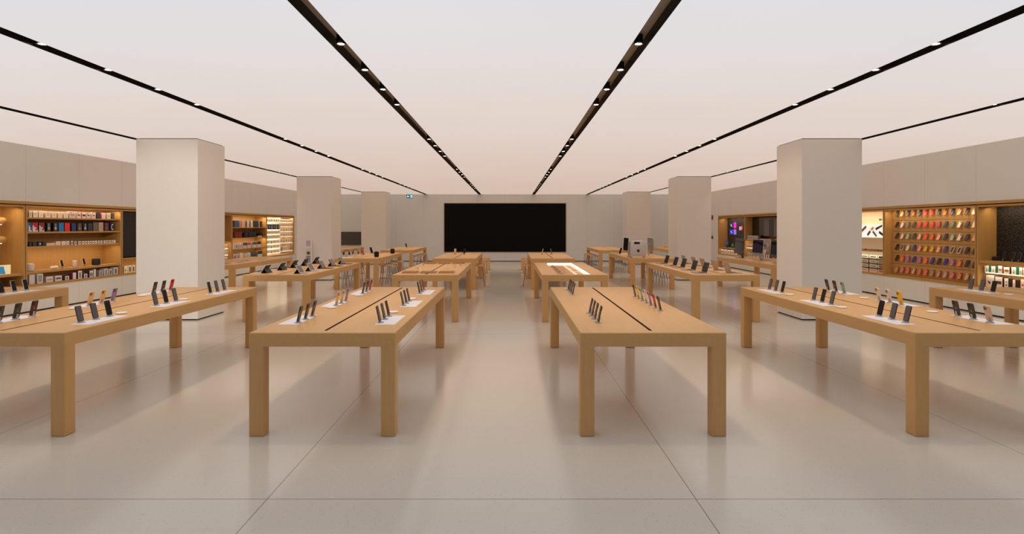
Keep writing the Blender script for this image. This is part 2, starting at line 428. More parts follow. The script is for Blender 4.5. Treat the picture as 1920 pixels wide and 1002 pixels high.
def phone(label, x, y, z, facing, col, scr='grey', group='phones on the tables'):
    k = ('ph', tuple(col), scr)
    body, screen, cam, lens, lg = cached(k, lambda: phone_parts(col, scr))
    t = thing('display_phone', label, 'phone', (x, y, z), 0 if facing > 0 else PI, group)
    b = obj('body', body, t); obj('screen', screen, t); c = obj('camera_bump', cam, t); obj('lens', lens, c); obj('logo', lg, t)
    obj('stand', cached('stand', stand_me), t)
    return t
mat_me = MB().box(-.095, .095, -.27, .27, 0, .0022).mesh('mat', M((232, 230, 238), .5, name='mat_white'), .0008, 1)
puck_me = MB().lathe([(.046,0),(.052,.003),(.052,.011),(.047,.015),(.030,.0155)], 0, 28).mesh('puck', M((240, 236, 232), .3, name='puck_white'), 0, smooth=True)
BLK=(38,37,40); GRN=(46,58,48); GRY=(58,56,58); GLD=(232,186,120); PUR=(150,120,168); RED=(196,22,34); YEL=(240,196,34); MNT=(140,178,160); WHT=(226,212,198); CRM=(214,186,166); DKP=(70,40,44)
CN = {BLK:'black', GRN:'dark green', GRY:'dark grey', GLD:'gold', PUR:'purple', RED:'red', YEL:'yellow', MNT:'mint green', WHT:'white', CRM:'cream', DKP:'dark plum'}
TRIO = [(5.29, 'front'), (6.44, 'middle'), (7.60, 'rear')]
TN = ['near', 'centre', 'far']
def trio(tk, side, gi, cols, offx=.395, scr='grey', seen_front=False, dshift=0):
    cx, d0 = TABLES[tk]; d, gname = TRIO[gi]; d += dshift
    x = cx + side*offx
    e = EREF[(tk, side)]
    m = obj('phone_mat', mat_me, None, (x+side*.062, d+.17, TZ+.0005))
    tag(m, 'white mat under the %s phone trio, %s of %s' % (gname, e, TREF[tk]), 'mat', 'white mats under phones')
    for k in range(3):
        c = cols[k]
        s = 'black' if (k+gi) % 3 == 2 else scr
        what = (CN[c] + ' phone') if not seen_front else ('dark-screened phone')
        if seen_front and c in (WHT,): what = 'white-framed phone'
        phone('%s, %s one in %s trio, %s of %s' % (what, TN[k], gname, e, TREF[tk]), x, d+.19*k, TZ+.0032, side, c, s)
def puck(tk, side, d, offx=.385, word=None):
    cx, _ = TABLES[tk]
    o = obj('charging_puck', puck_me, None, (cx+side*offx, d, TZ+.0005))
    tag(o, 'round white puck at the %s of the %s, %s' % (word or ('near half' if d < 6.6 else 'far half'), EREF[(tk, side)], TREF[tk]), 'puck', 'white pucks beside phones')
trio('A1', 1, 2, (GRY, WHT, WHT), .41, 'black', True)
trio('B1', 1, 0, (GRN, BLK, GRN), .405, 'grey', True); trio('B1', 1, 1, (GRN, BLK, BLK), .39, 'grey', True); trio('B1', 1, 2, (MNT, BLK, BLK), .39, 'grey', True)
trio('B1', -1, 0, (GRY, GRN, DKP), .385); trio('B1', -1, 1, (GLD, GLD, PUR), .385); trio('B1', -1, 2, (GRY, GRY, RED), .385)
trio('C1', -1, 0, (GRN, GRN, GRY), .387); trio('C1', -1, 1, (GLD, GLD, PUR), .387); trio('C1', -1, 2, (GRY, GRY, RED), .387)
trio('C1', 1, 0, (BLK, GRY, DKP), .393, 'grey', True); trio('C1', 1, 1, (GRN, GRY, BLK), .393, 'grey', True); trio('C1', 1, 2, (BLK, GRY, RED), .393, 'grey', True)
trio('E1', -1, 0, (BLK, BLK, BLK), .375, 'grey', True); trio('E1', -1, 1, (BLK, GRY, BLK), .375, 'grey', True, .08); trio('E1', -1, 2, (BLK, GRY, DKP), .375, 'grey', True, .1)
trio('E1', 1, 0, (CRM, GRN, GRY), .425); trio('E1', 1, 1, (YEL, WHT, WHT), .425, dshift=.05); trio('E1', 1, 2, (MNT, DKP, GRY), .425)
trio('F1', -1, 2, (BLK, BLK, DKP), .30, 'grey', True, .13)
for tk, sd, d in (('B1',1,5.87),('B1',1,6.98),('B1',-1,6.21),('B1',-1,7.36),('C1',-1,6.27),('C1',-1,7.39),('C1',1,5.93),('C1',1,7.03),('E1',-1,6.29),('E1',-1,7.47),('E1',1,7.11),('E1',1,5.96)):
    puck(tk, sd, d)
o = obj('charging_puck', puck_me, None, (CF-.31, 7.47, TZ+.0005)); tag(o, 'round white puck near three dark phones, table closest to phone-case wall', 'puck', 'white pucks beside phones')
for k, d in enumerate((5.31, 5.52, 5.71, 5.89)):
    phone('dark phone, %s from the near end of front line, aisle edge of %s' % (ORD[k], 'table without mats'), CD-.40, d, TZ+.0005, -1, (BLK, DKP, DKP, GRY)[k])
for k, d in enumerate((7.5, 7.70, 7.90, 8.07)):
    phone('dark phone, %s from near end of rear line, aisle edge of %s' % (ORD[k], 'table without mats'), CD-.40, d, TZ+.0005, -1, (BLK, GRY, DKP, BLK)[k])
for k, c in enumerate((GRY, RED, PUR, WHT, MNT, YEL, DKP)):
    phone('%s phone, %s from near end in line of seven, front aisle table without mats' % (CN[c], ORD[k]), CD+.40, 6.07+.203*k, TZ+.0005, 1, c)

# ------------------------------------------------------------------ tablets with folio keyboards (table B2)
def tablet_parts(white):
    """faces +x; hinge near the origin, keyboard towards +x"""
    edge = M((228, 224, 224), .35, name='tablet_white') if white else M((52, 50, 54), .35, name='tablet_grey')
    kb = MB().box(.02, .20, -.125, .125, .0005, .006).mesh('keyboard', M((214, 206, 208), .5, name='kb_white') if white else M((60, 56, 58), .6, name='kb_dark'), .002, 1)
    keys = MB()
    for r in range(4):
        for c in range(11): keys.box(.040+r*.024, .058+r*.024, -.115+c*.021, -.098+c*.021, .006, .0075)
    keys = keys.mesh('key_grid', M_BLACK if not white else M((170, 165, 168), .6, name='keys_grey'))
    m = Matrix.Translation((.015, 0, .008)) @ Matrix.Rotation(-math.radians(32), 4, 'Y')
    body = MB().rrect(.25, .178, .012, 0, -.0035, .0035, 0, m).mesh('body', edge, .001, 1)
    scr = MB().rrect(.228, .158, .004, .010, .0035, .0042, 0, m).mesh('screen', M((92, 86, 92), .2, name='tablet_screen'))
    prop = MB().prism([(-.122, .0), (.122, .0), (.122, .176), (-.122, .176)], -.0095, -.0045, 0, m)
    prop.add([(-.11, -.12, .0005), (-.11, .12, .0005), (-.038, .12, .085), (-.038, -.12, .085), (-.114, -.12, .0005), (-.114, .12, .0005), (-.042, .12, .088), (-.042, -.12, .088)],
             [(0,1,2,3), (7,6,5,4), (0,4,5,1), (2,6,7,3), (1,5,6,2), (0,3,7,4)])
    prop.box(-.114, .02, -.122, .122, .0003, .0035)
    prop = prop.mesh('folio_cover', M_BLACK)
    return kb, keys, body, scr, prop
def tablet(label, x, y, facing, white, group='tablets with keyboards'):
    kb, keys, body, scr, prop = cached(('tab', white), lambda: tablet_parts(white))
    t = thing('tablet', label, 'tablet', (x, y, TZ+.0005), 0 if facing > 0 else PI, group)
    k = obj('keyboard', kb, t); obj('key_grid', keys, k); b = obj('body', body, t); obj('screen', scr, b); obj('folio_cover', prop, t)
for k, (d, w) in enumerate(((11.0, 1), (11.6, 1), (12.3, 0), (13.0, 0), (13.75, 0))):
    tablet('%s tablet on folio keyboard, %s from near end, screen towards the aisle' % ('white-framed' if w else 'black', ORD[k]), CB+.36, d, 1, w)
for k, (d, w) in enumerate(((11.1, 1), (11.85, 1), (12.55, 0), (13.2, 0), (13.95, 0))):
    tablet('tablet with %s keyboard, %s from near end, its dark back to the aisle' % ('pale' if w else 'dark', ORD[k]), CB-.42, d, -1, w)

# ------------------------------------------------------------------ laptops (table E2)
def laptop_parts(c):
    m = Matrix.Translation((.0, 0, .012)) @ Matrix.Rotation(-math.radians(17), 4, 'Y')
    base = MB().box(0, .215, -.152, .152, .0005, .011).mesh('base', c, .003, 2)
    keys = MB()
    for r in range(5):
        for k in range(13): keys.box(.025+r*.019, .041+r*.019, -.134+k*.0207, -.116+k*.0207, .011, .0122)
    keys = keys.mesh('key_grid', M_BLACK)
    pad = MB().box(.13, .205, -.055, .055, .011, .0114).mesh('trackpad', M((150, 142, 136), .4, name='trackpad'))
    lid = MB().rrect(.304, .205, .010, 0, -.004, .001, 0, m).mesh('lid', c, .001, 1)
    scr = MB().rrect(.296, .195, .006, .006, .001, .0018, 0, m).mesh('screen', M_SCREEN)
    lg = logo(MB(), .045, -.0048, .10, 0, m, -1).mesh('logo', M((205, 196, 186), .2, .6, name='laptop_emblem'))
    return base, keys, pad, lid, scr, lg
M_LAP = M((.43, .37, .315), .45, .4, srgb=False, name='laptop_shell')
M_LAPG = M((.36, .34, .335), .4, .55, srgb=False, name='laptop_grey')
def laptop(label, x, y, facing, mat=M_LAP, z=TZ, group='open laptops'):
    P = cached(('lap', mat.name), lambda: laptop_parts(mat))
    t = thing('laptop', label, 'laptop', (x, y, z+.0005), 0 if facing > 0 else PI, group)
    b = obj('base', P[0], t); obj('key_grid', P[1], b); obj('trackpad', P[2], b); l = obj('lid', P[3], t); obj('screen', P[4], l); obj('logo', P[5], l)
for k, d in enumerate((11.1, 11.77, 12.5, 13.1, 13.85)):
    laptop('open laptop with black screen showing, %s from near end of its line' % ORD[k], CE-.27, d, -1, M_LAPG)
    laptop('open laptop with its lid back to the aisle, %s from near end of line' % ORD[k], CE+.22, d, 1)

# ------------------------------------------------------------------ desktop computers (table F2)
def imac_parts(dark):
    c = M_SILVER if not dark else M((.12, .12, .13), .4, .7, srgb=False, name='space_grey')
    m = Matrix.Translation((0, 0, .13)) @ Matrix.Rotation(-math.radians(5), 4, 'Y')
    disp = MB().rrect(.65, .445, .016, 0, -.012, .006, 0, m)
    disp.rrect(.46, .28, .10, .06, -.035, -.012, 0, m, 6).mesh
    disp = disp.mesh('display', c, .004, 2)
    scr = MB().box(.006, .0075, -.317, .317, .075, .437, 0, m).mesh('screen', M((62, 54, 76), .15, name='desktop_wallpaper') if not dark else M((58, 62, 70), .15, name='desktop_wallpaper_blue'))
    wave = MB().prism([(-.317,.33),(-.05,.34),(.317,.27),(.317,.36),(-.05,.39),(-.317,.40)], .0076, .0084, 0, m).mesh('wallpaper_wave', M((24, 24, 34), .15, name='wave_dark'))
    chin = MB().rrect(.646, .062, .012, .004, .006, .0072, 0, m).mesh('chin', c)
    foot = MB().box(-.13, .05, -.095, .095, .0005, .006); 
    foot.add([(-.125,-.09,.006),(-.125,.09,.006),(-.03,.08,.32),(-.03,-.08,.32),(-.118,-.09,.006),(-.118,.09,.006),(-.022,.08,.32),(-.022,-.08,.32)], [(3,2,1,0),(4,5,6,7),(0,1,5,4),(1,2,6,5),(2,3,7,6),(3,0,4,7)])
    foot = foot.mesh('stand', c, .003, 1)
    lg = logo(MB(), .075, -.0358, .27, 0, m, -1).mesh('logo', M((46, 44, 44), .2, name='emblem_dark'))
    return disp, scr, wave, chin, foot, lg
def imac(label, x, y, facing, dark, rz=0):
    P = cached(('imac', dark), lambda: imac_parts(dark))
    t = thing('desktop_computer', label, 'computer', (x, y, TZ), (0 if facing > 0 else PI)+rz, 'all-in-one desktop computers')
    b = obj('display', P[0], t); s = obj('screen', P[1], t); obj('wallpaper_wave', P[2], s); obj('chin', P[3], t); obj('stand', P[4], t); obj('logo', P[5], t)
imac('dark grey desktop computer with blue-grey screen, farthest from the plaster column', 6.78, 16.55, -1, True)
imac('silver desktop computer with purple wallpaper facing the aisle, second on its table', 6.74, 15.22, -1, False)
imac('silver desktop computer showing its plain back with dark emblem', 7.24, 15.75, 1, False)
imac('desktop computer with dark screen partly hidden behind the plaster column', 6.72, 14.1, -1, True)
def keyboard_flat(label, x, y, rz=0, c=(225, 218, 210)):
    t = thing('keyboard', label, 'keyboard', (x, y, TZ+.0005), rz, 'flat keyboards')
    obj('base', cached(('kb', c), lambda: MB().rrect(.28, .115, .01, -.0575, 0, .006, 0, Matrix.Rotation(-PI/2, 4, 'Y')).mesh('base', M(c, .4, name='keyboard_shell'))), t)
    def kk():
        b = MB()
        for r in range(5):
            for k in range(13): b.box(-.05+r*.021, -.033+r*.021, -.13+k*.0205, -.113+k*.0205, .006, .0075)
        return b.mesh('key_grid', M((245, 242, 238), .5, name='keycaps') if c[0] > 100 else M_BLACK)
    obj('key_grid', cached(('kk', c), kk), t)
keyboard_flat('white flat keyboard in front of the purple-wallpaper desktop computer', 6.52, 15.2)
keyboard_flat('white flat keyboard in front of the dark grey desktop computer', 6.55, 16.5)
keyboard_flat('white flat keyboard at the near end of the desktop computer table', 6.53, 14.1)

# ------------------------------------------------------------------ silver tower, displays (table E3)
t = thing('tower_computer', 'silver tower computer with dark fruit emblem and black tag, seen side-on', 'computer', (CE-.37, R3+.32, TZ), 0)
tb = MB().box(-.235, .235, -.11, .11, .045, .505).mesh('body', M((.66, .62, .585), .42, .35, srgb=False, name='tower_aluminium'), .012, 3)
obj('body', tb, t)
for sx in (-1, 1):
    for sy in (-1, 1):
        obj('foot', MB().cyl(.014, .0005, .046, 0, 12, sx*.19, sy*.085).mesh('foot', M_SILVER), t)
    h = MB(); 
    for sy in (-1, 1): h.tube((sx*.19, sy*.085, .50), (sx*.19, sy*.085, .535), .011)
    h.tube((sx*.19, -.085, .533), (sx*.19, .085, .533), .011)
    obj('handle', h.mesh('handle', M_SILVER), t)
RZ = Matrix.Translation((0, -.1108, 0)) @ Matrix.Rotation(-PI/2, 4, 'Z')
obj('logo', logo(MB(), .105, .0, .225, 0, RZ, 1).mesh('logo', M((40, 36, 36), .3, name='tower_emblem')), t)
obj('tag', MB().box(-.125, .04, -.1125, -.1105, .41, .475).mesh('tag', M_BLACK), t)
obj('side_panel', MB().box(-.243, -.2352, -.10, .10, .06, .49).mesh('side_panel', M((.42, .39, .36), .45, .6, srgb=False, name='grille_metal')), t)
def pro_display(label, x, y, facing):
    t = thing('pro_display', label, 'display', (x, y, TZ), 0 if facing > 0 else PI, 'large flat displays')
    m = Matrix.Translation((0, 0, .16)) @ Matrix.Rotation(-math.radians(4), 4, 'Y')
    obj('panel', cached('pdp', lambda: MB().rrect(.72, .412, .012, 0, -.02, .006, 0, m).mesh('panel', M_SILVER, .003, 1)), t)
    obj('screen', cached('pds', lambda: MB().box(.006, .0072, -.352, .352, .008, .404, 0, m).mesh('screen', M_SCREEN)), t)
    obj('stand', cached('pdst', lambda: MB().box(-.18, .02, -.09, .09, .0005, .008).box(-.10, -.088, -.085, .085, .008, .36).box(-.10, -.02, -.03, .03, .33, .40).mesh('stand', M_SILVER, .003, 1)), t)
pro_display('wide black display angled towards the aisle, behind the silver tower', CE-.46, 17.75, -1)
pro_display('wide display showing its silver back, beyond the silver tower', CE+.33, 17.6, 1)
laptop('small open dark laptop at the far end of the tower table', CE-.42, 18.9, -1, M_LAPG, group='laptops on the tower table')
keyboard_flat('dark flat keyboard on table edge beside the silver tower', CE-.50, 17.05, 0, (52, 48, 50))

# ------------------------------------------------------------------ speakers, headphones on B3 and other table goods
def speaker_round(name, label, x, y, z, r, h, col, group=None):
    t = thing(name, label, 'speaker', (x, y, z+.0005), 0, group)
    def body():
        prof = [(r*.62, 0), (r*.9, h*.05), (r, h*.2), (r*1.02, h*.5), (r, h*.8), (r*.9, h*.95), (r*.62, h)]
        return MB().lathe(prof, 0, 28).mesh('mesh_body', M(col, .85, name='speaker_fabric'), smooth=True)
    obj('mesh_body', cached(('spk', r, h, col), body), t)
    obj('top_plate', cached(('spt', r, h, col), lambda: MB().cyl(r*.58, h, h+.002, 0, 24).mesh('top_plate', M_BLACK if col[0] < 100 else M_WHITE)), t)
speaker_round('round_speaker', 'black round fabric speaker on the near corner of the headphone table', -4.07, 16.95, TZ, .071, .168, (24, 22, 24), 'black table speakers')
speaker_round('round_speaker', 'black round fabric speaker on the far corner of the headphone table', -4.05, 19.15, TZ, .071, .168, (24, 22, 24), 'black table speakers')
def headphones(label, x, y, col, group=None):
    t = thing('headphones', label, 'headphones', (x, y, TZ+.0005), 0, group)
    obj('stand', MB().cyl(.05, 0, .012, 0, 20).tube((0, 0, .012), (0, 0, .20), .006).mesh('stand', M_WOODZ), t)
    R = Matrix.Translation((0, 0, .125)) @ Matrix.Rotation(PI/2, 4, 'X')
    obj('headband', MB().ring(.085, .009, 0, 0, 20, 8, R, 0, PI).mesh('headband', M(col, .5, name='headband'), smooth=True), t)
    for s in (-1, 1):
        obj('ear_cup', MB().cyl(.042, -.018, .018, 0, 18, mat=Matrix.Translation((s*.085, 0, .105)) @ Matrix.Rotation(PI/2, 4, 'Y')).mesh('ear_cup', M(col, .55, name='headband')), t)
headphones('brown over-ear headphones on a stand, headphone table', -4.86, 17.5, (92, 60, 48))
headphones('black over-ear headphones with tan stand at table edge', -5.0, 17.0, (30, 27, 27))
t = thing('tablet_stand', 'red-cased tablet standing upright on the headphone table', 'tablet', (-4.80, 18.25, TZ), 0)
obj('body', MB().rrect(.17, .24, .01, .004, -.005, .005, 0, tiltm(.004, 15)).mesh('body', M((176, 62, 44), .5, name='red_case')), t)
obj('screen', MB().rrect(.155, .22, .004, .014, .005, .006, 0, tiltm(.004, 15)).mesh('screen', M((190, 90, 70), .3, name='red_screen')), t)
obj('prop', MB().box(-.09, -.005, -.05, .05, .0005, .006).mesh('prop', M_BLACK), t)
laptop('grey laptop opened wide at the far end of the headphone table', -4.80, 19.35, 1, M_LAPG, group='laptops on the headphone table')
tray_w = MB().box(-.16, .16, -.2, .2, .0005, .008).mesh('tray', M_WHITE, .002, 1)
o = obj('display_tray', tray_w, None, (-4.88, 16.55, TZ)); tag(o, 'flat white tray at near edge of the headphone table', 'tray')
def small_stand(label, x, y, col, z=TZ, cat='phone', rz=0, name='upright_phone'):
    t = thing(name, label, cat, (x, y, z+.0005), rz)
    obj('base', cached('ssb', lambda: MB().lathe([(.045,0),(.045,.006),(.012,.012),(.010,.05)], 0, 20).mesh('base', M_STEEL)), t)
    obj('body', cached(('ssp', tuple(col)), lambda: MB().rrect(.075, .155, .01, 0, -.004, .004, 0, tiltm(.04, 14)).mesh('body', M(col, .4, name='phone_shell'), .001, 1)), t)
    obj('screen', cached('sss', lambda: MB().rrect(.068, .147, .008, .004, .004, .005, 0, tiltm(.04, 14)).mesh('screen', M_SCREEN)), t)
small_stand('pale phone on a round stand, third-row aisle table nearer the headphones', -1.84, 18.5, (222, 206, 186), rz=PI/2+.4)
small_stand('black phone on a round stand, beside the pale phone on aisle table', -1.53, 18.5, (20, 20, 22), rz=-PI/2-.3)
small_stand('pale phone on a round stand, third-row table with thin upright devices', 1.05, 18.5, (214, 204, 196), rz=PI-.3)
small_stand('grey phone on a round stand, beside the pale phone near D-side stools'.replace('D-side stools', 'box seats'), 1.37, 18.5, (90, 88, 88), rz=.3)
small_stand('little black tablet on a stand, alone on back-row table', -4.55, 24.4, (26, 26, 28), cat='tablet', rz=-.6, name='upright_tablet')
t = thing('golden_ornament', 'small golden twin-bottle ornament on the back-row table near toys', 'ornament', (6.98, 25.0, TZ), 0)
for s in (-1, 1): obj('bottle', MB().lathe([(.05,.0005),(.06,.02),(.055,.08),(.02,.11),(.018,.14)], 0, 16, s*.075, 0).mesh('bottle', M((238, 196, 130), .35, name='gold_glaze'), smooth=True), t)
obj('base', MB().box(-.15, .15, -.05, .05, .0002, .006).mesh('base', M_WHITE), t)

# flat tablets lying on A2
for k, (x, d, w) in enumerate(((-7.05,13.85,.25),(-6.95,14.35,.2),(-7.1,15.0,.28),(-6.92,15.5,.2),(-7.05,16.1,.26),(-6.93,16.7,.22))):
    t = thing('flat_tablet', 'flat-lying tablet, %s from the near end of the column-side table' % ORD[k], 'tablet', (x, d, TZ), .2 if k % 2 else -.1, 'flat tablets on a table')
    obj('body', MB().rrect(w, .19, .012, -.09, 0, .007, 0, Matrix.Translation((0,0,.0005)) @ Matrix.Rotation(-PI/2, 4, 'Y')).mesh('body', M((206, 196, 190), .35, name='tablet_white2'), .001, 1), t)
    obj('screen', MB().rrect(w-.03, .165, .004, -.078, .007, .0078, 0, Matrix.Translation((0,0,.0005)) @ Matrix.Rotation(-PI/2, 4, 'Y')).mesh('screen', M((120, 108, 108), .2, name='tablet_screen2')), t)

# trays on C2
def tray(label, x, y, paper):
    t = thing('wooden_tray', label, 'tray', (x, y, TZ+.0005), 0, 'shallow wooden trays')
    def body():
        b = MB().box(-.15, .15, -.13, .13, 0, .008)
        b.box(-.15, -.14, -.13, .13, .008, .028).box(.14, .15, -.13, .13, .008, .028).box(-.14, .14, -.13, -.12, .008, .028).box(-.14, .14, .12, .13, .008, .028)
        return b.mesh('tray_body', wood('tray_walnut', (.50, .27, .11), (.58, .33, .14), (2, 20, 20)), .0)
    obj('tray_body', cached('trb', body), t)
    if paper:
        obj('liner', cached('trl', lambda: MB().box(-.138, .138, -.118, .118, .008, .012).mesh('liner', M((222, 206, 190), .7, name='tray_paper'))), t)
        obj('band', cached('trn', lambda: MB().prism([(-.1,.012),(.1,.012),(.1,.02),(.0,.034),(-.1,.02)], -.05, .05).mesh('band', M((150, 128, 112), .6, name='band_taupe'))), t)
    else:
        obj('liner', cached('trl2', lambda: MB().box(-.138, .138, -.118, .118, .008, .014).mesh('liner', M((214, 154, 104), .7, name='tray_felt'))), t)
for k, x in enumerate((CC-.36, CC, CC+.36)):
    tray('shallow brown tray, %s across the near end of the tray table' % ORD[k], x, 11.1, k == 1)
    tray('shallow brown tray, %s across the far end of the tray table' % ORD[k], x-.02, 13.9, k == 1)
def strap(label, x, y, rz):
    t = thing('watch_band', label, 'watch band', (x, y, TZ+.0005), rz, 'pale watch bands')
    def b():
        m = MB()
        pts = [(-.13,.0),(-.10,.004),(-.04,.012),(0,.016),(.04,.012),(.10,.004),(.13,0)]
        for i in range(len(pts)-1):
            (a, za), (c, zc) = pts[i], pts[i+1]
            m.add([(-.014,a,za),(.014,a,za),(.014,c,zc),(-.014,c,zc),(-.014,a,za+.004),(.014,a,za+.004),(.014,c,zc+.004),(-.014,c,zc+.004)], [(3,2,1,0),(4,5,6,7),(0,1,5,4),(1,2,6,5),(2,3,7,6),(3,0,4,7)])
        return m.mesh('band', M((240, 222, 196), .5, name='band_cream'))
    obj('band', cached('strapb', b), t)
    obj('watch_case', cached('strapc', lambda: MB().rrect(.038, .044, .01, -.022, .017, .028, 0, Matrix.Rotation(-PI/2, 4, 'Y') @ Matrix.Identity(4)).mesh('watch_case', M((225, 205, 175), .3, .5, name='case_champagne'))), t)
for k, (x, d) in enumerate(((CC-.38,12.2),(CC+.28,12.1),(CC+.40,12.35),(CC+.30,13.05),(CC+.42,13.2),(CC-.42,13.3))):
    strap('cream watch band lying loose on the tray table, %s from near end' % ORD[k], x, d, .5+.6*k)

# watch case in D2
cy = R2 + TL/2
ins = thing('watch_showcase', 'glowing glass-topped showcase sunk into the second-row aisle table', 'showcase', (CD, cy, 0), 0)
hx0, hx1, hy0, hy1 = -.335, .315, -TL/2+.13, TL/2-.10
obj('lining', MB().box(hx0+.045, hx1-.001, hy0+.001, hy1-.001, TZ-.0695, TZ-.060).mesh('lining', M((206, 152, 96), .5, name='showcase_lining')), ins)
obj('cable_slot', MB().box(hx0+.001, hx0+.028, hy0+.001, hy1-.001, TZ-.0695, TZ-.045).mesh('cable_slot', M_GAP), ins)
ML = M((255, 244, 226), emit=2.4, name='showcase_led')
obj('light_strip', MB().box(hx1-.02, hx1-.001, hy0+.03, hy1-.001, TZ-.055, TZ-.006).mesh('light_strip', ML), ins)
obj('light_strip', MB().box(hx0+.03, hx1-.022, hy1-.06, hy1-.001, TZ-.055, TZ-.006).mesh('light_strip', ML), ins)
obj('divider', MB().box(.08, .10, hy0+.05, hy1-.08, TZ-.06, TZ-.03).mesh('divider', M((255, 240, 205), emit=.5, name='divider_glow')), ins)
gm = bpy.data.materials.new('clear_glass'); gm.use_nodes = True; gnt = gm.node_tree; gnt.nodes.remove(gnt.nodes['Principled BSDF'])
g1 = gnt.nodes.new('ShaderNodeBsdfTransparent'); g2 = gnt.nodes.new('ShaderNodeBsdfGlossy'); g2.inputs['Roughness'].default_value = .05
g3 = gnt.nodes.new('ShaderNodeMixShader'); g3.inputs['Fac'].default_value = .07
gnt.links.new(g1.outputs[0], g3.inputs[1]); gnt.links.new(g2.outputs[0], g3.inputs[2]); gnt.links.new(g3.outputs[0], gnt.nodes['Material Output'].inputs['Surface'])
obj('glass_lid', MB().box(hx0+.03, hx1-.001, hy0+.002, hy1-.002, TZ-.005, TZ-.001).mesh('glass_lid', gm), ins)
WCOL = [(40,38,40),(200,120,90),(225,190,170),(60,60,64),(220,214,206),(48,70,60),(230,226,220),(60,58,58),(190,170,150),(36,36,40)]
for k in range(10):
    wt = thing('watch', 'wristwatch %s from near end of the line inside the glowing showcase' % ORD[k], 'watch', (CD-.21, cy+hy0+.2+.30*k, TZ-.0595), 0, 'watches in the glowing showcase')
    c = WCOL[k]
    obj('band', MB().ring(.020, .004, 0, 0, 14, 6, Matrix.Translation((0,0,.0245)) @ Matrix.Rotation(PI/2,4,'X')).mesh('band', M(c, .5, name='watch_band')), wt)
    obj('watch_case', MB().box(-.018, .018, -.021, .021, .042, .049).mesh('watch_case', M_SILVER if k % 2 else M_BLACK, .003, 1), wt)
for k in range(6):
    cc = [(244,226,196),(236,206,176),(250,240,220),(232,196,150),(246,232,208),(240,214,190)][k]
    o = obj('band_strip', MB().box(.13, .26, -.045, .045, 0, .012).mesh('band_strip', M(cc, .5, name='strip_cream'), .003, 1), None, (CD, cy+hy0+.35+.46*k, TZ-.0595))
    tag(o, 'pale watch strap card, %s from near end, beyond the showcase divider' % ORD[k], 'watch band', 'strap cards in the showcase')

# ------------------------------------------------------------------ bar stools and box seats
def stool_parts():
    seat = MB().lathe([(.10,.612),(.165,.618),(.172,.632),(.168,.648),(.10,.643)], 0, 24).mesh('seat', M_WOODX, smooth=True)
    legs = []
    for sx in (-1, 1):
        for sy in (-1, 1):
            legs.append(MB().tube((sx*.11, sy*.11, .613), (sx*.19, sy*.19, .002), .0085).mesh('leg', M_STEEL))
    fr = MB()
    q = .158
    for a, b in (((-q,-q),(q,-q)),((q,-q),(q,q)),((q,q),(-q,q)),((-q,q),(-q,-q))): fr.tube((*a,.245),(*b,.245),.0065)
    return seat, legs, fr.mesh('footrest', M_STEEL)
SP = stool_parts()
def stool(label, x, y, rz=0):
    t = thing('bar_stool', label, 'stool', (x, y, 0), rz, 'bar stools at the tables')
    obj('seat', SP[0], t)
    for l in SP[1]: obj('leg', l, t)
    obj('footrest', SP[2], t)
def stools(x, ds, where):
    for k, d in enumerate(ds): stool('thin-legged oak-seated bar stool, %s from near end, %s' % (ORD[k], where), x, d)
stools(-3.80, (17.1, 18.0, 18.95), 'aisle side of the headphone table')
stools(-5.14, (17.0, 17.9, 18.85), 'wall side of the headphone table')
stools(-3.80, (22.7, 23.6, 24.5), 'aisle side of lone-tablet table')
stools(-5.14, (22.7, 23.6, 24.5), 'wall side of lone-tablet table')
stools(3.44, (22.7, 23.4, 24.1, 24.8), 'aisle side of the empty back table')
stools(4.82, (22.7, 23.4, 24.1, 24.8), 'wall side of the empty back table')
stools(4.82, (17.2, 17.9, 18.6, 19.3), 'wall side of the tower table')
stools(-.97, (17.0,), 'outside the pale-phone aisle table'); stools(.58, (17.0,), 'outside the thin-device aisle table')
def boxseat(label, x, y):
    t = thing('box_seat', label, 'seat', (x, y, 0), 0, 'open oak box seats')
    obj('seat_board', cached('bsb', lambda: MB().box(-.2, .2, -.24, .24, .455, .51).mesh('seat_board', M_WOOD, .006, 2)), t)
    for s in (-1, 1): obj('side_board', cached(('bss', s), lambda s=s: MB().box(min(s*.2, s*.145), max(s*.2, s*.145), -.24, .24, .0005, .4545).mesh('side_board', M_WOODZ, .005, 2)), t)
for k, d in enumerate((20.35, 21.95, 23.55)):
    boxseat('open oak box seat, %s behind the pale-phone aisle table' % ORD[k], -1.13+.03*k, d)
    boxseat('open oak box seat, %s behind the thin-device aisle table' % ORD[k], .72-.03*k, d)

# ------------------------------------------------------------------ back wall: video wall, television, exit sign, small wall devices
t = thing('video_wall', 'huge black video screen filling the centre of the back wall', 'screen', (0, YB, 0), 0)
vx0, vx1, vz0, vz1 = xat(833.5, YB), xat(1060.5, YB), zat(472.3, YB), zat(382, YB)
obj('screen', MB().box(vx0, vx1, -.035, -.0005, vz0, vz1).mesh('screen', M_VIDEO), t)
ed = .03
obj('edge_frame', MB().box(vx0-ed, vx0-.001, -.03, -.0005, vz0-ed, vz1+ed).box(vx1+.001, vx1+ed, -.03, -.0005, vz0-ed, vz1+ed).box(vx0, vx1, -.03, -.0005, vz1+.001, vz1+ed).box(vx0, vx1, -.03, -.0005, vz0-ed, vz0-.001).mesh('edge_frame', M((150, 132, 112), .6, name='frame_beige')), t)
t = thing('flat_tv', 'grey-black television hung on the back wall beside a column', 'television', (0, YB, 0), 0)
tx0, tx1, tz0, tz1 = xat(638, YB-.06), xat(679, YB-.06), zat(459.3, YB), zat(435.6, YB)
obj('screen', MB().box(tx0, tx1, -.062, -.055, tz0, tz1).mesh('screen', M((74, 66, 66), .3, name='tv_screen_grey')), t)
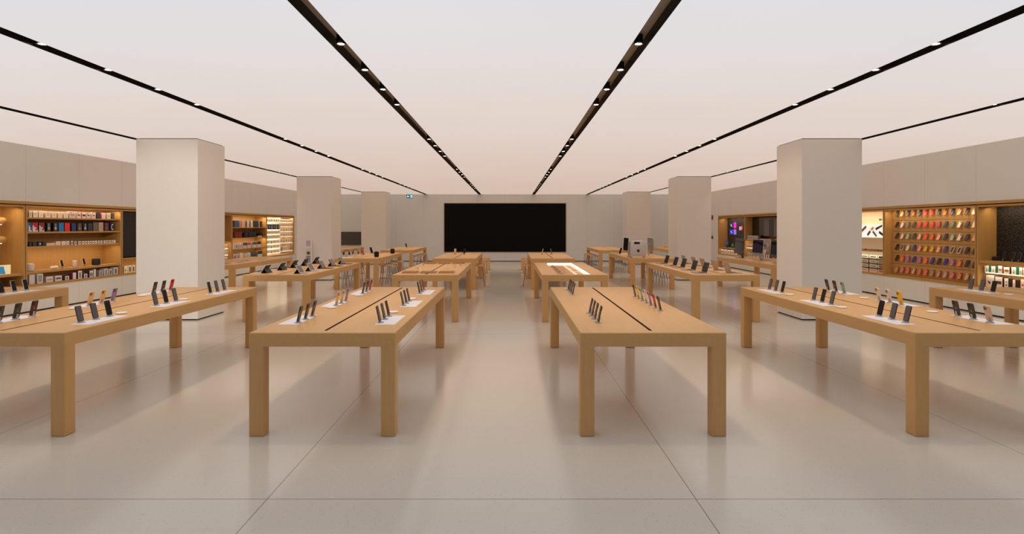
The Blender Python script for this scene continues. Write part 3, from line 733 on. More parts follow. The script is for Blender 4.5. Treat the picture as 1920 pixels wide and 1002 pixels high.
obj('bezel', MB().box(tx0-.012, tx1+.012, -.055, -.03, tz0-.012, tz1+.012).mesh('bezel', M_BLACK), t)
obj('bracket', MB().box(tx0+.3, tx1-.3, -.03, -.0005, tz0+.2, tz1-.2).mesh('bracket', M_BLACK), t)
t = thing('exit_sign', 'small teal exit sign with running figure hung by the back ceiling', 'sign', (xat(768.3, 28.6), 28.6, 3.38), 0)
obj('panel', MB().box(-.165, .165, -.02, .02, -.09, .09).mesh('panel', M((0, 118, 150), emit=.5, name='exit_teal'), .01, 2), t)
MEX = M((190, 250, 250), emit=1.2, name='exit_white')
f = MB()
def flat(pts): f.add([(p[0], -.0206, p[1]) for p in pts] , [tuple(range(len(pts)))])
flat([(-.135,.0),(-.09,-.045),(-.09,-.018),(-.04,-.018),(-.04,.018),(-.09,.018),(-.09,.045)])
obj('arrow', f.mesh('arrow', MEX), t)
f = MB()
flat([(.035,.065),(.14,.065),(.14,-.065),(.125,-.065),(.125,.05),(.035,.05)])
flat([(.075+.014*math.cos(a*PI/4), .034+.014*math.sin(a*PI/4)) for a in range(8)])
flat([(.055,.015),(.085,.018),(.095,-.01),(.11,-.012),(.11,-.022),(.088,-.022),(.082,-.012),(.092,-.04),(.088,-.065),(.076,-.065),(.078,-.042),(.066,-.03),(.058,-.05),(.03,-.052),(.03,-.042),(.05,-.038),(.06,-.01),(.05,.0),(.04,-.012),(.032,-.005)])
obj('running_figure', f.mesh('running_figure', MEX), t)
obj('hanger', MB().cyl(.008, .09, CH-3.38-.0005, 0, 8, -.1).cyl(.008, .09, CH-3.38-.0005, 0, 8, .1).mesh('hanger', M_STEEL), t)
# red alarm and grey thermostat on the right wall
t = thing('mounted_alarm', 'small red fire alarm high on the wall beside the toy shelf', 'alarm', (WR, 27.0, 2.28), 0)
obj('body', MB().box(-.06, -.0005, -.06, .06, -.10, .10).mesh('body', M((170, 24, 30), .4, name='alarm_red'), .01, 2), t)
obj('strobe', MB().box(-.075, -.06, -.03, .03, -.01, .06).mesh('strobe', M((230, 200, 200), .3, name='strobe')), t)
t = thing('wall_phone', 'small grey wall device with thin aerial below the fire alarm', 'device', (WR, 27.0, 1.32), 0)
obj('body', MB().box(-.05, -.0005, -.07, .07, -.08, .06).mesh('body', M((92, 84, 76), .5, name='device_grey'), .01, 2), t)
obj('aerial', MB().tube((-.03, 0, .06), (-.03, 0, .22), .006).mesh('aerial', M_STEEL), t)
# white leaflet stand at the second column
lx = xat(579.5, 18.75)
t = thing('leaflet_stand', 'slim white leaflet stand in front of a column behind the tablets', 'stand', (lx, 18.72, 0), 0)
obj('base', MB().box(-.14, .14, -.13, .13, .0005, .02).mesh('base', M_WHITE), t)
obj('post', MB().box(.07, .10, -.02, .04, .02, 1.38).mesh('post', M_WHITE), t)
obj('poster', MB().box(-.085, .068, -.01, .01, 1.18, 1.36).mesh('poster', M((186, 178, 196), .5, name='poster_lilac')), t)
obj('shelf', MB().box(-.12, .068, -.08, .03, 1.10, 1.135).mesh('shelf', M_WHITE), t)
obj('shelf', MB().box(-.085, .068, -.06, .03, .86, .885).mesh('shelf', M_WHITE), t)
obj('gadget', MB().box(-.05, .04, -.05, .0, .886, .99).mesh('gadget', M((96, 84, 84), .4, name='gadget')), t)
obj('leaflet_panel', MB().box(-.085, .068, -.005, .015, .30, .845).mesh('leaflet_panel', M((160, 150, 152), .6, name='leaflet')), t)

# ------------------------------------------------------------------ wall bays
def bay(side, i, label, shelves=(), back=None, lower=None, name='wall_shelf_unit', split=None):
    """oak-lined niche bay number i; shelves (z_top, thickness, material, depth0, depth1)"""
    W, sg = (WL, -1) if side == 'l' else (WR, 1)
    y0, y1 = B0+BP*i+.010, B0+BP*(i+1)-.010
    t = thing(name, label, 'shelving', (W, 0, 0), 0)
    z0, z1 = NZ0+.034, NZ1-.080
    def bx(a, b, *r): return (*sorted((sg*a, sg*b)), *r)
    obj('back_panel', MB().box(*bx(.47, .49, y0, y1, z0, z1)).mesh('back_panel', back or M_NICHEZ), t)
    obj('side_panel', MB().box(*bx(.004, .469, y0, y0+.035, z0, z1)).mesh('side_panel', M_NICHEZ), t)
    obj('side_panel', MB().box(*bx(.004, .469, y1-.035, y1, z0, z1)).mesh('side_panel', M_NICHEZ), t)
    obj('top_panel', MB().box(*bx(.004, .469, y0+.036, y1-.036, z1-.035, z1)).mesh('top_panel', M_NICHE), t)
    obj('bottom_panel', MB().box(*bx(.002, .469, y0+.036, y1-.036, z0, z0+.02)).mesh('bottom_panel', M_NICHE), t)
    for s in shelves:
        zt, th, m = s[:3]; a, b = (s[3], s[4]) if len(s) > 3 else (y0+.036, y1-.036); xf = s[5] if len(s) > 5 else .02
        obj('shelf', MB().box(*bx(xf, .469, a, b, zt-th, zt)).mesh('shelf', m), t)
    return t
def niche_light(side, y0, y1, z, e, x=.12, col=(1, .78, .50), size=.06):
    W, sg = (WL, -1) if side == 'l' else (WR, 1)
    L = bpy.data.lights.new('niche_light', 'AREA'); L.shape = 'RECTANGLE'; L.size = size; L.size_y = y1-y0; L.energy = e; L.color = col
    o = bpy.data.objects.new('niche_lamp', L); COL.objects.link(o); o.location = (W+sg*x, (y0+y1)/2, z)
    o.rotation_euler = (0, math.radians(-12*sg), 0)
    return o
ZI = NZ1-.080-.035                           # underside of bay ceiling
ZF = NZ0+.034+.02                            # floor of a bay

# generic printed product box --------------------------------------------------
def box_mesh(w, h, dp, front, side, pr):
    """box facing +x; front face print shapes in third material"""
    b = MB().box(-dp/2, dp/2, -w/2, w/2, 0, h, 1)
    x = dp/2+.0012
    b.box(dp/2, dp/2+.0006, -w/2, w/2, 0, h, 0)
    def pg(pts, m=2): b.add([(x, p[0], p[1]) for p in pts], [tuple(range(len(pts)))], m)
    def disc(cy, cz, r, m=2, rz=None): pg([(cy+r*math.cos(a*PI/6), cz+(rz or r)*math.sin(a*PI/6)) for a in range(12)], m)
    def rect(y0, y1, z0, z1, m=2): pg([(y0,z0),(y1,z0),(y1,z1),(y0,z1)], m)
    if pr:
        k = pr[0]
        if k == 'disc': disc(0, h*.5, min(w, h)*.25)
        elif k == 'tall': rect(-w*.2, w*.2, h*.12, h*.78)
        elif k == 'bar': rect(-w*.36, w*.36, h*.34, h*.62)
        elif k == 'pill': pg([(-w*.3+h*.14*math.cos(a), h*.5+h*.14*math.sin(a)) for a in [PI/2+PI*i/6 for i in range(7)]] + [(w*.3+h*.14*math.cos(a), h*.5+h*.14*math.sin(a)) for a in [-PI/2+PI*i/6 for i in range(7)]])
        elif k == 'half': rect(-w/2, w/2, h*.5, h)
        elif k == 'rr': pg([(s*(w*.34-.012)+.012*math.cos(a), (h*.5+u*(h*.36-.012))+.012*math.sin(a)) for s, u, a0 in ((1,1,0),(-1,1,PI/2),(-1,-1,PI),(1,-1,1.5*PI)) for a in (a0, a0+PI/4, a0+PI/2)])
        elif k == 'phones':
            disc(0, h*.38, w*.26, rz=h*.2); rect(-w*.08, w*.08, h*.5, h*.9)
        elif k == 'arc':
            n = 12; A = [PI*.35+1.35*PI*i/n for i in range(n+1)]
            pg2 = [(w*.34*math.cos(a), h*.5+h*.38*math.sin(a)) for a in A]; pg3 = [(w*.22*math.cos(a), h*.5+h*.26*math.sin(a)) for a in A]
            for i in range(n): pg([pg2[i], pg2[i+1], pg3[i+1], pg3[i]])
        elif k == 'wave':
            pg([(-w/2,0),(w/2,0),(w/2,h*.22),(w*.15,h*.12),(-w*.2,h*.62),(-w/2,h*.75)]); disc(w*.08, h*.42, w*.14)
        elif k == 'logo2':
            rect(-w*.3, w*.28, h*.42, h*.58); rect(-w*.36, -w*.12, h*.78, h*.92)
        elif k == 'swoosh':
            pg([(-w*.32,h*.36),(-w*.05,h*.30),(w*.3,h*.66),(w*.05,h*.42),(-w*.12,h*.42)]); pg([(-w*.3,h*.56),(-w*.18,h*.38),(w*.08,h*.36),(-w*.1,h*.46)]); disc(-w*.02, h*.3, w*.09)
        elif k == 'dots': disc(0, h*.32, w*.2); disc(0, h*.66, w*.13)
        elif k == 'cable': rect(-w*.06, w*.1, h*.2, h*.66); disc(.0, h*.24, w*.14)
        elif k == 'spine': rect(-w*.5, -w*.36, 0, h)
        elif k == 'two': rect(-w*.34, -w*.06, h*.15, h*.7); rect(w*.06, w*.34, h*.15, h*.7)
    prc = pr[1] if pr else side
    def mm(c): return M(c, .45, name='box_print')
    return b.mesh('product_box', [mm(front), mm(side), mm(prc)])
def pbox(side, label, y0, y1, z, h, dp, front, sidec, pr=None, inset=.06, name='product_box', cat='box', group='boxed goods on the wall shelves'):
    w = abs(y1-y0)
    me = cached(('pb', round(w, 3), h, dp, front, sidec, pr), lambda: box_mesh(w, h, dp, front, sidec, pr))
    W, sg = (WL, -1) if side == 'l' else (WR, 1)
    o = obj(name, me, None, (W+sg*(inset+dp/2), (y0+y1)/2, z+.001), (0, 0, 0 if sg < 0 else PI))
    return tag(o, label, cat, group)
WHB=(244,226,204); GRYB=(120,116,112); CREAM=(250,232,206)
def cl(px, x=WL-.06): return dl(px, x)
def cr_(px, x=WR+.06): return dr(px, x)
def k10(c): return c/10.02
# ---- left bay 1 (headphone corner, mostly outside the picture) and bay 0 naming
bay('l', 0, 'oak-lined wall niche with round wooden knobs at the photo edge', [(.845, .05, M_NICHE), (.843, .02, M_NICHE)][:1], name='wall_niche')
for k, (y, z) in enumerate(((11.38, 1.94), (11.38, 1.55))):
    t = thing('wooden_globe', '%s round wooden display globe in the niche at the photo edge' % ('upper' if k == 0 else 'lower'), 'display globe', (WL-.3, y+.1, z), 0, 'wooden display globes')
    obj('ball', MB().lathe([(.02,-.075),(.07,-.065),(.095,-.02),(.095,.02),(.075,.055),(.03,.075)], 0, 24).mesh('ball', M_NICHE, smooth=True), t)
    obj('peg', MB().tube((-.165, 0, 0), (-.05, 0, 0), .02).mesh('peg', M_NICHE), t)
    obj('lamp', MB().cyl(.018, -.082, -.074, 0, 12).mesh('lamp', M((255, 235, 200), emit=4, name='tiny_lamp')), t)
t = thing('sign_block', 'pale yellow sign block picturing a blue phone, on the niche ledge', 'sign', (WL-.13, 11.28, .845), 0)
obj('panel', MB().box(-.02, .02, -.34, .22, .001, .19).mesh('panel', M((246, 236, 190), .5, emit=.35, name='sign_yellow')), t)
obj('phone_picture', MB().add([(.0207, -.02, .012), (.0207, .10, .005), (.0207, .06, .165), (.0207, -.06, .165)], [(0,1,2,3)]).mesh('phone_picture', M((64, 160, 224), .5, emit=.2, name='sign_blue')), t)
niche_light('l', 9.2, 11.6, ZI-.02, 9)
# ---- left bay 2: headphones
SH = [(2.02,.034,M_NICHE),(1.71,.034,M_NICHE),(1.395,.034,M_NICHE),(.862,.05,M_NICHE)]
bay('l', 1, 'oak wall shelving stocked with headphone boxes and small speakers', SH)
def lrow(items, off, z, shelf, first=0, dp=.10, inset=.05):
    k = first
    for it in items:
        c0, c1, h, front, sd, pr, what = it[:7]
        a, b = cl(off+k10(c0), WL-inset), cl(off+k10(c1), WL-inset)
        pbox('l', '%s, %s from near end, %s' % (what, ORD[k], shelf.replace(' shelf', ' headphone shelf')), a+.006, b-.004, z, h, dp, front, sd, pr, inset)
        k += 1
    return k
PKB = (232, 206, 200)
k = lrow([(545,605,.145,WHB,GRYB,('tall',(190,170,160)),'pale slim box with grey picture'), (620,715,.145,CREAM,GRYB,('disc',(226,206,188)),'cream box with faint round picture'), (720,815,.145,CREAM,GRYB,None,'plain cream box'),
          (850,950,.14,CREAM,(168,150,132),('disc',(226,206,188)),'cream box with faint round picture'), (970,1065,.14,CREAM,(168,150,132),('disc',(226,208,190)),'cream box with faint round picture'),
          (1085,1175,.14,CREAM,(168,150,132),('rr',(240,222,200)),'cream box with faint square picture'), (1195,1285,.14,CREAM,(168,150,132),('rr',(238,220,198)),'cream box with faint square picture')], 0, 2.02, 'top shelf')
k = lrow([(95,225,.155,(226,200,194),(150,140,136),('logo2',(206,120,130)),'pinkish wide box with red mark'), (235,322,.15,(236,214,198),(176,160,148),('logo2',(56,50,66)),'pale box with dark lettering marks'),
          (335,412,.15,(238,212,196),(168,66,70),('bar',(52,46,56)),'pale box with dark bar picture'), (420,503,.15,(230,212,200),(176,160,148),('logo2',(60,64,90)),'pale box with blue-black marks'),
          (515,598,.15,(236,214,200),(176,160,148),('logo2',(176,50,50)),'pale box with red marks'), (612,688,.16,(52,54,62),(34,34,38),('rr',(66,68,78)),'dark slate box'),
          (705,785,.15,(246,226,196),(206,70,130),None,'cream box with magenta side'), (800,878,.15,(246,226,200),(120,112,110),('disc',(236,200,186)),'cream box with pink dot'), (890,945,.15,(92,92,84),(60,60,56),None,'grey narrow box')], 120, 2.02, 'top shelf', k)
DK=(54,54,56); DK2=(30,28,34)
k = lrow([(535,600,.195,(40,100,170),(210,210,216),('wave',(226,226,230)),'blue and white headphone box'), (605,715,.195,(200,32,48),(120,20,34),('wave',(232,224,220)),'red and white headphone box'),
          (730,838,.195,(150,40,56),(44,32,40),('wave',(214,206,206)),'maroon and white headphone box'), (880,955,.195,(62,64,64),DK2,('phones',(186,186,186)),'charcoal box with grey headphone picture'),
          (1003,1085,.195,(60,58,62),(16,15,16),('phones',(224,178,150)),'charcoal box with rose headphone picture'), (1102,1200,.195,(22,134,204),(16,60,100),None,'bright blue headphone box'),
          (1212,1315,.195,(236,50,36),(90,20,40),None,'bright red headphone box')], 0, 1.71, 'second shelf')
k = lrow([(140,230,.19,(44,62,120),DK2,None,'navy headphone box'), (250,340,.19,(74,68,62),DK2,('phones',(150,122,96)),'brown-grey box with bronze headphone picture'), (362,435,.19,(48,44,50),DK2,('phones',(206,182,168)),'black box with pale headphone picture'),
          (450,535,.19,(52,54,72),DK2,None,'dark slate-blue headphone box'), (548,648,.215,(112,104,92),(70,64,58),None,'taller taupe box'), (650,740,.215,(214,176,150),(70,64,58),('rr',(200,160,136)),'taller beige box'),
          (758,840,.21,(66,68,62),DK2,('phones',(186,52,54)),'taller charcoal box with red headphone picture'), (872,955,.205,(40,38,44),(58,40,84),('arc',(226,222,226)),'black box with white arc picture')], 120, 1.71, 'second shelf', k)
k = lrow([(545,600,.09,DK,DK2,None,'small dark box'), (612,695,.095,(62,60,60),DK2,None,'small charcoal box'), (712,790,.095,(40,40,44),DK2,('disc',(196,200,204)),'small black box with white ring'), (800,862,.095,(58,58,64),DK2,None,'small slate box'),
          (870,1040,.06,(236,206,170),(150,120,90),None,'low wide beige box'), (1045,1140,.092,(240,216,204),(180,160,150),None,'small pinkish box'), (1150,1240,.092,(240,214,204),(180,160,150),None,'small pinkish box'),
          (1243,1310,.092,(240,216,208),(180,160,150),('disc',(220,190,184)),'small pinkish box with faint dot'), (1325,1375,.09,(244,236,226),(30,28,30),('tall',(40,36,36)),'narrow white box with black picture')], 0, 1.395, 'third shelf')
nar = [(192,240),(262,318),(328,388),(392,434),(440,480),(484,526),(532,575),(580,625),(635,674),(680,724),(737,775),(778,825),(832,880),(887,925),(928,970)]
cls = [(40,36,36),(70,60,56),(80,60,56),(60,44,40),(180,140,130),(40,34,34),(110,90,80),(214,190,170),(120,100,90),(190,170,160),(200,130,120),(44,40,44),(48,44,44),(90,60,50),(240,214,190)]
nm = ['black','dark grey','dark brown','umber','rosy','jet black','taupe','faint tan','mid taupe','faint grey','pale red','charcoal','ink black','rust','barely visible']
k = lrow([(a, b, .078, (246,232,216), (120,100,84), ('disc', c), 'narrow white box with %s dot' % n) for (a, b), c, n in zip(nar, cls, nm)], 120, 1.395, 'third shelf', k)
# devices on the fourth shelf
def dshelf(px): return dl(px, WL-.14)
speaker_round('round_speaker', 'white round fabric speaker at the near end of the headphone bay ledge', WL-.12, dl(56.8, WL-.12), .862, .066, .165, (214, 206, 204), 'shelf speakers')
t = thing('pill_speaker', 'white pill-shaped speaker lying on the headphone bay ledge', 'speaker', (WL-.13, dl(101.5, WL-.13), .862), 0)
obj('body', MB().lathe([(.0,-.10),(.02,-.097),(.03,-.085),(.033,-.06),(.033,.06),(.03,.085),(.02,.097),(.0,.10)], 0, 20, mat=Matrix.Translation((0,0,.0345)) @ Matrix.Rotation(PI/2,4,'X')).mesh('body', M((236,222,214), .5, name='pill_white'), smooth=True), t)
obj('emblem', MB().prism([(.012*math.cos(a*PI/5), .034+.012*math.sin(a*PI/5)) for a in range(10)], .032, .0345).mesh('emblem', M((200,186,180), .5, name='pill_mark')), t)
small_stand('small black-screened phone on stand, beside the pill speaker on ledge', WL-.12, dl(117, WL-.12), (236, 226, 216), .862)
speaker_round('round_speaker', 'pale grey cylinder speaker at the middle of the headphone bay ledge', WL-.14, dl(140, WL-.14), .862, .048, .155, (206, 190, 184), 'shelf speakers')
small_stand('small white phone on stand, between cylinder speaker and black cube', WL-.13, dl(158.5, WL-.13), (240, 230, 222), .862)
t = thing('cube_speaker', 'black rounded cube speaker near the far end of headphone bay ledge', 'speaker', (WL-.14, dl(180, WL-.14), .8625), 0)
obj('body', MB().box(-.07, .07, -.075, .075, 0, .165).mesh('body', M((34, 34, 34), .8, name='cube_fabric'), .03, 4), t)
obj('port', MB().box(-.02, .02, .0755, .079, .02, .05).mesh('port', M_STEEL), t)
o = obj('info_card', MB().box(-.07, .07, -.10, .10, 0, .008).mesh('info_card', M((210,170,140), .4, name='card')), None, (WL-.13, dl(75, WL-.13), .863)); tag(o, 'flat brown info card beside the white round speaker', 'card')
o = obj('info_card', MB().box(-.06, .06, -.12, .12, 0, .006).mesh('info_card', M((226,196,150), .4, name='card2')), None, (WL-.13, dl(207, WL-.13), .863)); tag(o, 'flat cream info card at far end of the headphone bay ledge', 'card')
LG_=(222,212,206); LG2=(150,144,142)
k = lrow([(545,655,.205,LG_,LG2,None,'tall plain white box'), (695,810,.205,(232,224,216),LG2,('rr',(166,158,154)),'tall white box with grey speaker picture'), (862,1000,.125,(228,212,206),LG2,('bar',(176,164,160)),'low white box with grey bar picture'),
          (1030,1165,.125,(226,216,210),LG2,('pill',(84,76,74)),'low white box with dark pill picture'), (1220,1300,.095,(226,220,214),(70,58,80),('tall',(110,120,110)),'low white box with green-grey picture')], 0, ZF, 'bottom shelf', 0, .10, .05)
k = lrow([(155,230,.155,(226,222,216),(96,40,70),('spine',(206,70,120)),'white box with magenta spine'), (262,340,.185,(232,226,220),(84,36,70),('tall',(110,112,100)),'tall white box with grey-green picture'), (372,440,.10,(226,220,216),(70,60,110),('tall',(90,96,96)),'low white box with grey picture'),
          (478,550,.16,(226,222,218),(80,36,60),('two',(90,86,88)),'white box with twin grey pictures'), (557,600,.185,(232,228,216),(120,114,108),None,'tall narrow white box'), (655,735,.145,(188,180,180),(140,134,136),('tall',(150,140,146)),'grey-white box with rosy picture'),
          (745,832,.175,(206,200,196),(160,154,152),('tall',(150,146,140)),'pale box with silver phone picture'), (842,910,.15,(214,208,204),(160,154,152),('tall',(80,70,80)),'pale box with dark phone picture'), (928,1015,.18,(218,212,208),(160,154,152),('tall',(96,104,120)),'pale box with blue-grey phone picture')], 120, ZF, 'bottom shelf', k, .10, .05)
niche_light('l', B0+BP+.1, B0+2*BP-.1, ZI-.015, 11, .06)
for z, e in ((1.395-.04, 6), (.80, .5)): niche_light('l', B0+BP+.15, B0+2*BP-.15, z, e, .10)
# ---- left bay 3: black screen, mostly behind the column
t = bay('l', 2, 'oak niche holding a tall black screen, half hidden by a column', [(.985, .03, M_NICHE), (.93, .02, M_NICHE)][:1], name='wall_niche')
o = thing('niche_screen', 'tall black speckled screen in the niche beside the column', 'screen', (WL-.08, 0, 0), 0)
obj('panel', MB().box(-.03, 0, B0+2*BP+.06, B0+3*BP-.06, 1.02, ZI-.012).mesh('panel', M_LED), o)
obj('bezel', MB().box(-.04, -.0305, B0+2*BP+.055, B0+3*BP-.055, 1.0, ZI-.006).mesh('bezel', M_BLACK), o)
for k, (a, b) in enumerate(((1130,1200),(1208,1270),(1280,1335))):
    pbox('l', 'brightly lit white box with black picture, %s beneath the niche screen' % ORD[k], cl(120+k10(a)), cl(120+k10(b)), ZF, .19, .08, (250,236,200), (170,140,100), (('swoosh','tall','tall')[k], (60,48,44)))
niche_light('l', B0+2*BP+.1, B0+3*BP-.1, .93, 4, .05)
# ---- left bay 4: hidden by column but for a strip
def boxrow(side, y0, y1, z, n, h, dp, cols, what, where, inset=.06, gap=.15):
    st = (y1-y0)/n
    for i in range(n):
        c = cols[i % len(cols)]
        pbox(side, '%s, %s from near end, %s' % (what(i) if callable(what) else what, ORD[i], where), y0+st*i+st*gap/2, y0+st*(i+1)-st*gap/2, z, h if not isinstance(h, (list, tuple)) else h[i % len(h)], dp, c[0], c[1], c[2] if len(c) > 2 else None, inset)
bay('l', 3, 'oak niche beside the first column with glowing white ledges low down', [(1.30,.03,M_NICHE),(1.03,.02,M_SHELFGLOW,19.2,20.25,.05),(.80,.02,M_SHELFGLOW,19.2,20.25,.05)], name='wall_niche')
for z, w in ((1.031, 'upper glowing ledge'), (.801, 'lower glowing ledge'), (ZF, 'niche floor')):
    boxrow('l', 19.45, 20.25, z, 4, .15, .10, [((252,240,214),(200,180,150),('bar',(200,186,160)))], 'bright white box', w+' by the column', .07)
niche_light('l', 17.8, 20.3, 1.26, 5, .08)
# ---- left bay 5: folios, bags
S5 = [(1.80,.03,M_NICHE),(1.405,.03,M_NICHE),(.995,.03,M_NICHE)]
bay('l', 4, 'oak wall shelving stocked with tablet folios and dark bags', S5)
def l16(c): return 420+c/16.7
def lrow5(items, z, shelf, name='product_box', cat='box', dp=.10, inset=.06, group='boxed goods on the wall shelves'):
    for k, (a, b, h, front, sd, pr, what) in enumerate(items):
        pbox('l', '%s, %s from near end, %s of the folio bay' % (what, ORD[k], shelf), cl(l16(a))+.008, cl(l16(b))-.006, z, h, dp, front, sd, pr, inset, name, cat, group)
lrow5([(278,318,.25,(34,32,36),(24,22,26),None,'black folio'), (322,470,.255,(70,88,140),(40,48,80),('spine',(58,72,116)),'large blue folio'), (482,532,.25,(206,170,160),(120,96,90),None,'narrow dusty pink folio'),
       (545,668,.26,(238,188,150),(150,110,84),('spine',(226,170,132)),'peach folio'), (676,714,.25,(112,98,94),(70,60,58),None,'narrow taupe folio'), (722,788,.265,(240,226,206),(150,134,120),None,'white folio'), (792,832,.255,(136,124,120),(90,80,78),None,'narrow grey folio'),
       (838,904,.265,(244,232,216),(150,134,120),None,'ivory folio'), (912,980,.255,(56,66,54),(34,38,34),None,'dark green folio'), (986,1078,.26,(52,54,52),(34,34,34),('spine',(70,72,70)),'charcoal folio'), (1086,1118,.24,(206,200,186),(110,100,96),None,'thin pale folio'), (1130,1200,.25,(66,52,54),(40,34,36),None,'brown-black folio')],
      1.80, 'top shelf', 'tablet_folio', 'folio', group='tablet folios on the shelf')
def bag(label, a, b, z, h, col, kind):
    y0, y1 = cl(l16(a), WL-.15), cl(l16(b), WL-.15); w = y1-y0-.01
    t = thing('shoulder_bag' if kind != 'round' else 'backpack', label, 'bag', (WL-.17, (y0+y1)/2, z+.001), 0, 'bags on the second folio shelf')
    if kind == 'round':
        bd = MB().lathe([(w*.30,0),(w*.46,h*.08),(w*.5,h*.4),(w*.44,h*.75),(w*.25,h*.95),(w*.05,h)], 0, 20, mat=Matrix.Scale(.55, 4, (1,0,0)))
        obj('body', bd.mesh('body', M(col, .7, name='bag_cloth'), smooth=True), t)
    else:
        obj('body', MB().box(-.07, .07, -w/2, w/2, 0, h).mesh('body', M(col, .7, name='bag_cloth'), .018, 3), t)
        obj('flap', MB().box(.0705, .076, -w*.46, w*.46, h*.45, h*.96).mesh('flap', M([v*.85 for v in col], .7, name='bag_flap'), .004, 1), t)
    obj('handle', MB().ring(w*.22, .008, 0, 0, 14, 6, Matrix.Translation((0,0,h-.006)) @ Matrix.Rotation(PI/2,4,'Y') @ Matrix.Rotation(PI/2, 4, 'Z'), 0, PI).mesh('handle', M([v*.7 for v in col], .6, name='bag_handle')), t)
bag('rust red bag at near end of the second folio shelf', 300, 402, 1.405, .22, (150, 62, 30), 'sq')
bag('brick red bag beside the rust red one on the folio shelf', 410, 525, 1.405, .23, (162, 58, 36), 'sq')
bag('navy bag at the middle of the second folio shelf', 606, 712, 1.405, .19, (44, 44, 78), 'sq')
bag('wide charcoal bag beside the navy bag', 738, 888, 1.405, .20, (48, 48, 54), 'sq')
bag('round dark backpack on the second folio shelf', 900, 994, 1.405, .27, (46, 54, 56), 'round')
pbox('l', 'flat white box under the black camera pouch, second folio shelf', cl(l16(1062)), cl(l16(1185)), 1.405, .05, .12, (236,220,196), (150,130,110), None)
bag('black camera pouch lying on a flat white box', 1066, 1178, 1.4565, .09, (26, 26, 34), 'sq')
WB_=(236,220,206); WB2=(150,136,128)
lrow5([(258,340,.20,WB_,WB2,None,'white box'), (346,452,.17,(222,210,204),WB2,('disc',(70,66,70)),'white box with grey gadget picture'), (462,580,.20,WB_,WB2,('two',(190,180,174)),'white box with pale twin pictures'), (590,728,.215,(222,206,206),WB2,('half',(76,72,84)),'box with slate top half'),
       (736,850,.215,(232,218,196),WB2,('half',(196,92,140)),'box with pink top half'), (885,1012,.225,(230,214,192),WB2,('half',(58,104,130)),'box with teal top half'), (1024,1160,.235,(228,212,200),WB2,('half',(52,40,66)),'box with indigo top half')], .995, 'third shelf')
lrow5([(290,392,.21,(222,212,208),WB2,('tall',(80,74,74)),'white box with dark phone picture'), (402,480,.215,(222,206,198),WB2,('tall',(160,96,96)),'white box with rosy picture'), (490,598,.235,(240,226,196),WB2,('spine',(206,200,210)),'cream box'), (604,668,.20,(230,214,190),WB2,('tall',(140,120,90)),'cream box with brown picture'),
       (672,738,.20,(236,220,200),WB2,('dots',(90,80,74)),'cream box with two dots'), (745,832,.225,(222,216,208),WB2,('cable',(60,70,66)),'white box with dark tool picture'), (845,1030,.25,(84,82,78),(56,54,52),('bar',(60,58,56)),'wide charcoal box'), (1052,1200,.25,(228,212,186),WB2,('half',(40,34,54)),'box with ink top half')], ZF, 'bottom shelf')
niche_light('l', B0+4*BP+.1, B0+5*BP-.1, ZI-.015, 14, .06); niche_light('l', B0+4*BP+.1, B0+5*BP-.1, 1.36, 9, .08)
niche_light('l', B0+4*BP+.1, B0+5*BP-.1, .955, 4, .06)
# ---- left bay 6: bright white accessory shelves
yA, yM, yB_ = B0+5*BP+.045, B0+5.5*BP, B0+6*BP-.045
LS = [2.03, 1.71, 1.51, 1.31, 1.10, .90, .69]; RS = [2.02, 1.83, 1.61, 1.38, 1.09, .72]
sh = [(z, .018, M_SHELFGLOW, yA, yM-.02, .03) for z in LS] + [(z, .018, M_SHELFGLOW, yM+.02, yB_, .03) for z in RS]
t = bay('l', 5, 'brightly lit white accessory shelves at the far end of the niche', sh)
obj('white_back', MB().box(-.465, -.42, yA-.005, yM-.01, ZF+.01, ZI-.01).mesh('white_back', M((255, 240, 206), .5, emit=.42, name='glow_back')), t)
obj('divider', MB().box(-.42, -.03, yM-.012, yM+.012, ZF, ZI-.005).mesh('divider', M_SHELFWHITE), t)
LWC = [((252,242,222),(226,206,176),('disc',(196,160,130))), ((252,244,228),(226,206,176),('cable',(130,110,100))), ((250,236,214),(226,206,176),('bar',(226,190,150)))]
names6 = ['top', 'second', 'third', 'fourth', 'fifth', 'sixth', 'lowest']
for i, z in enumerate(LS):
    cols = [((90,86,104),(50,46,56),('tall',(190,186,200))), ((70,68,84),(40,38,44),('disc',(170,166,180)))] if i == 1 else LWC
    what = 'slate blister pack' if i == 1 else 'tiny cream box'
    h = [.16, .22, .14, .15, .14, .14, .14][i]
    boxrow('l', yA+.02, yM-.04, z+.0005, 6 if i < 4 else 4, h, .10, cols, what, '%s glowing shelf, near half of white bay' % names6[i], .05)
for i, z in enumerate(RS):
    nm6 = names6[i] if i < 5 else 'lowest'
    boxrow('l', yM+.04, yB_-.02, z+.0005, 7 if i < 2 else 5, [.15, .13, .14, .16, .18, .22][i], .10, LWC if i < 5 else [((216,206,206),(110,100,110),('tall',(120,112,120)))]+LWC, 'tiny pale box', '%s shelf, far half of white bay' % nm6, .05)
niche_light('l', yA, yB_, ZI-.015, 7, .05, (1,.9,.72))

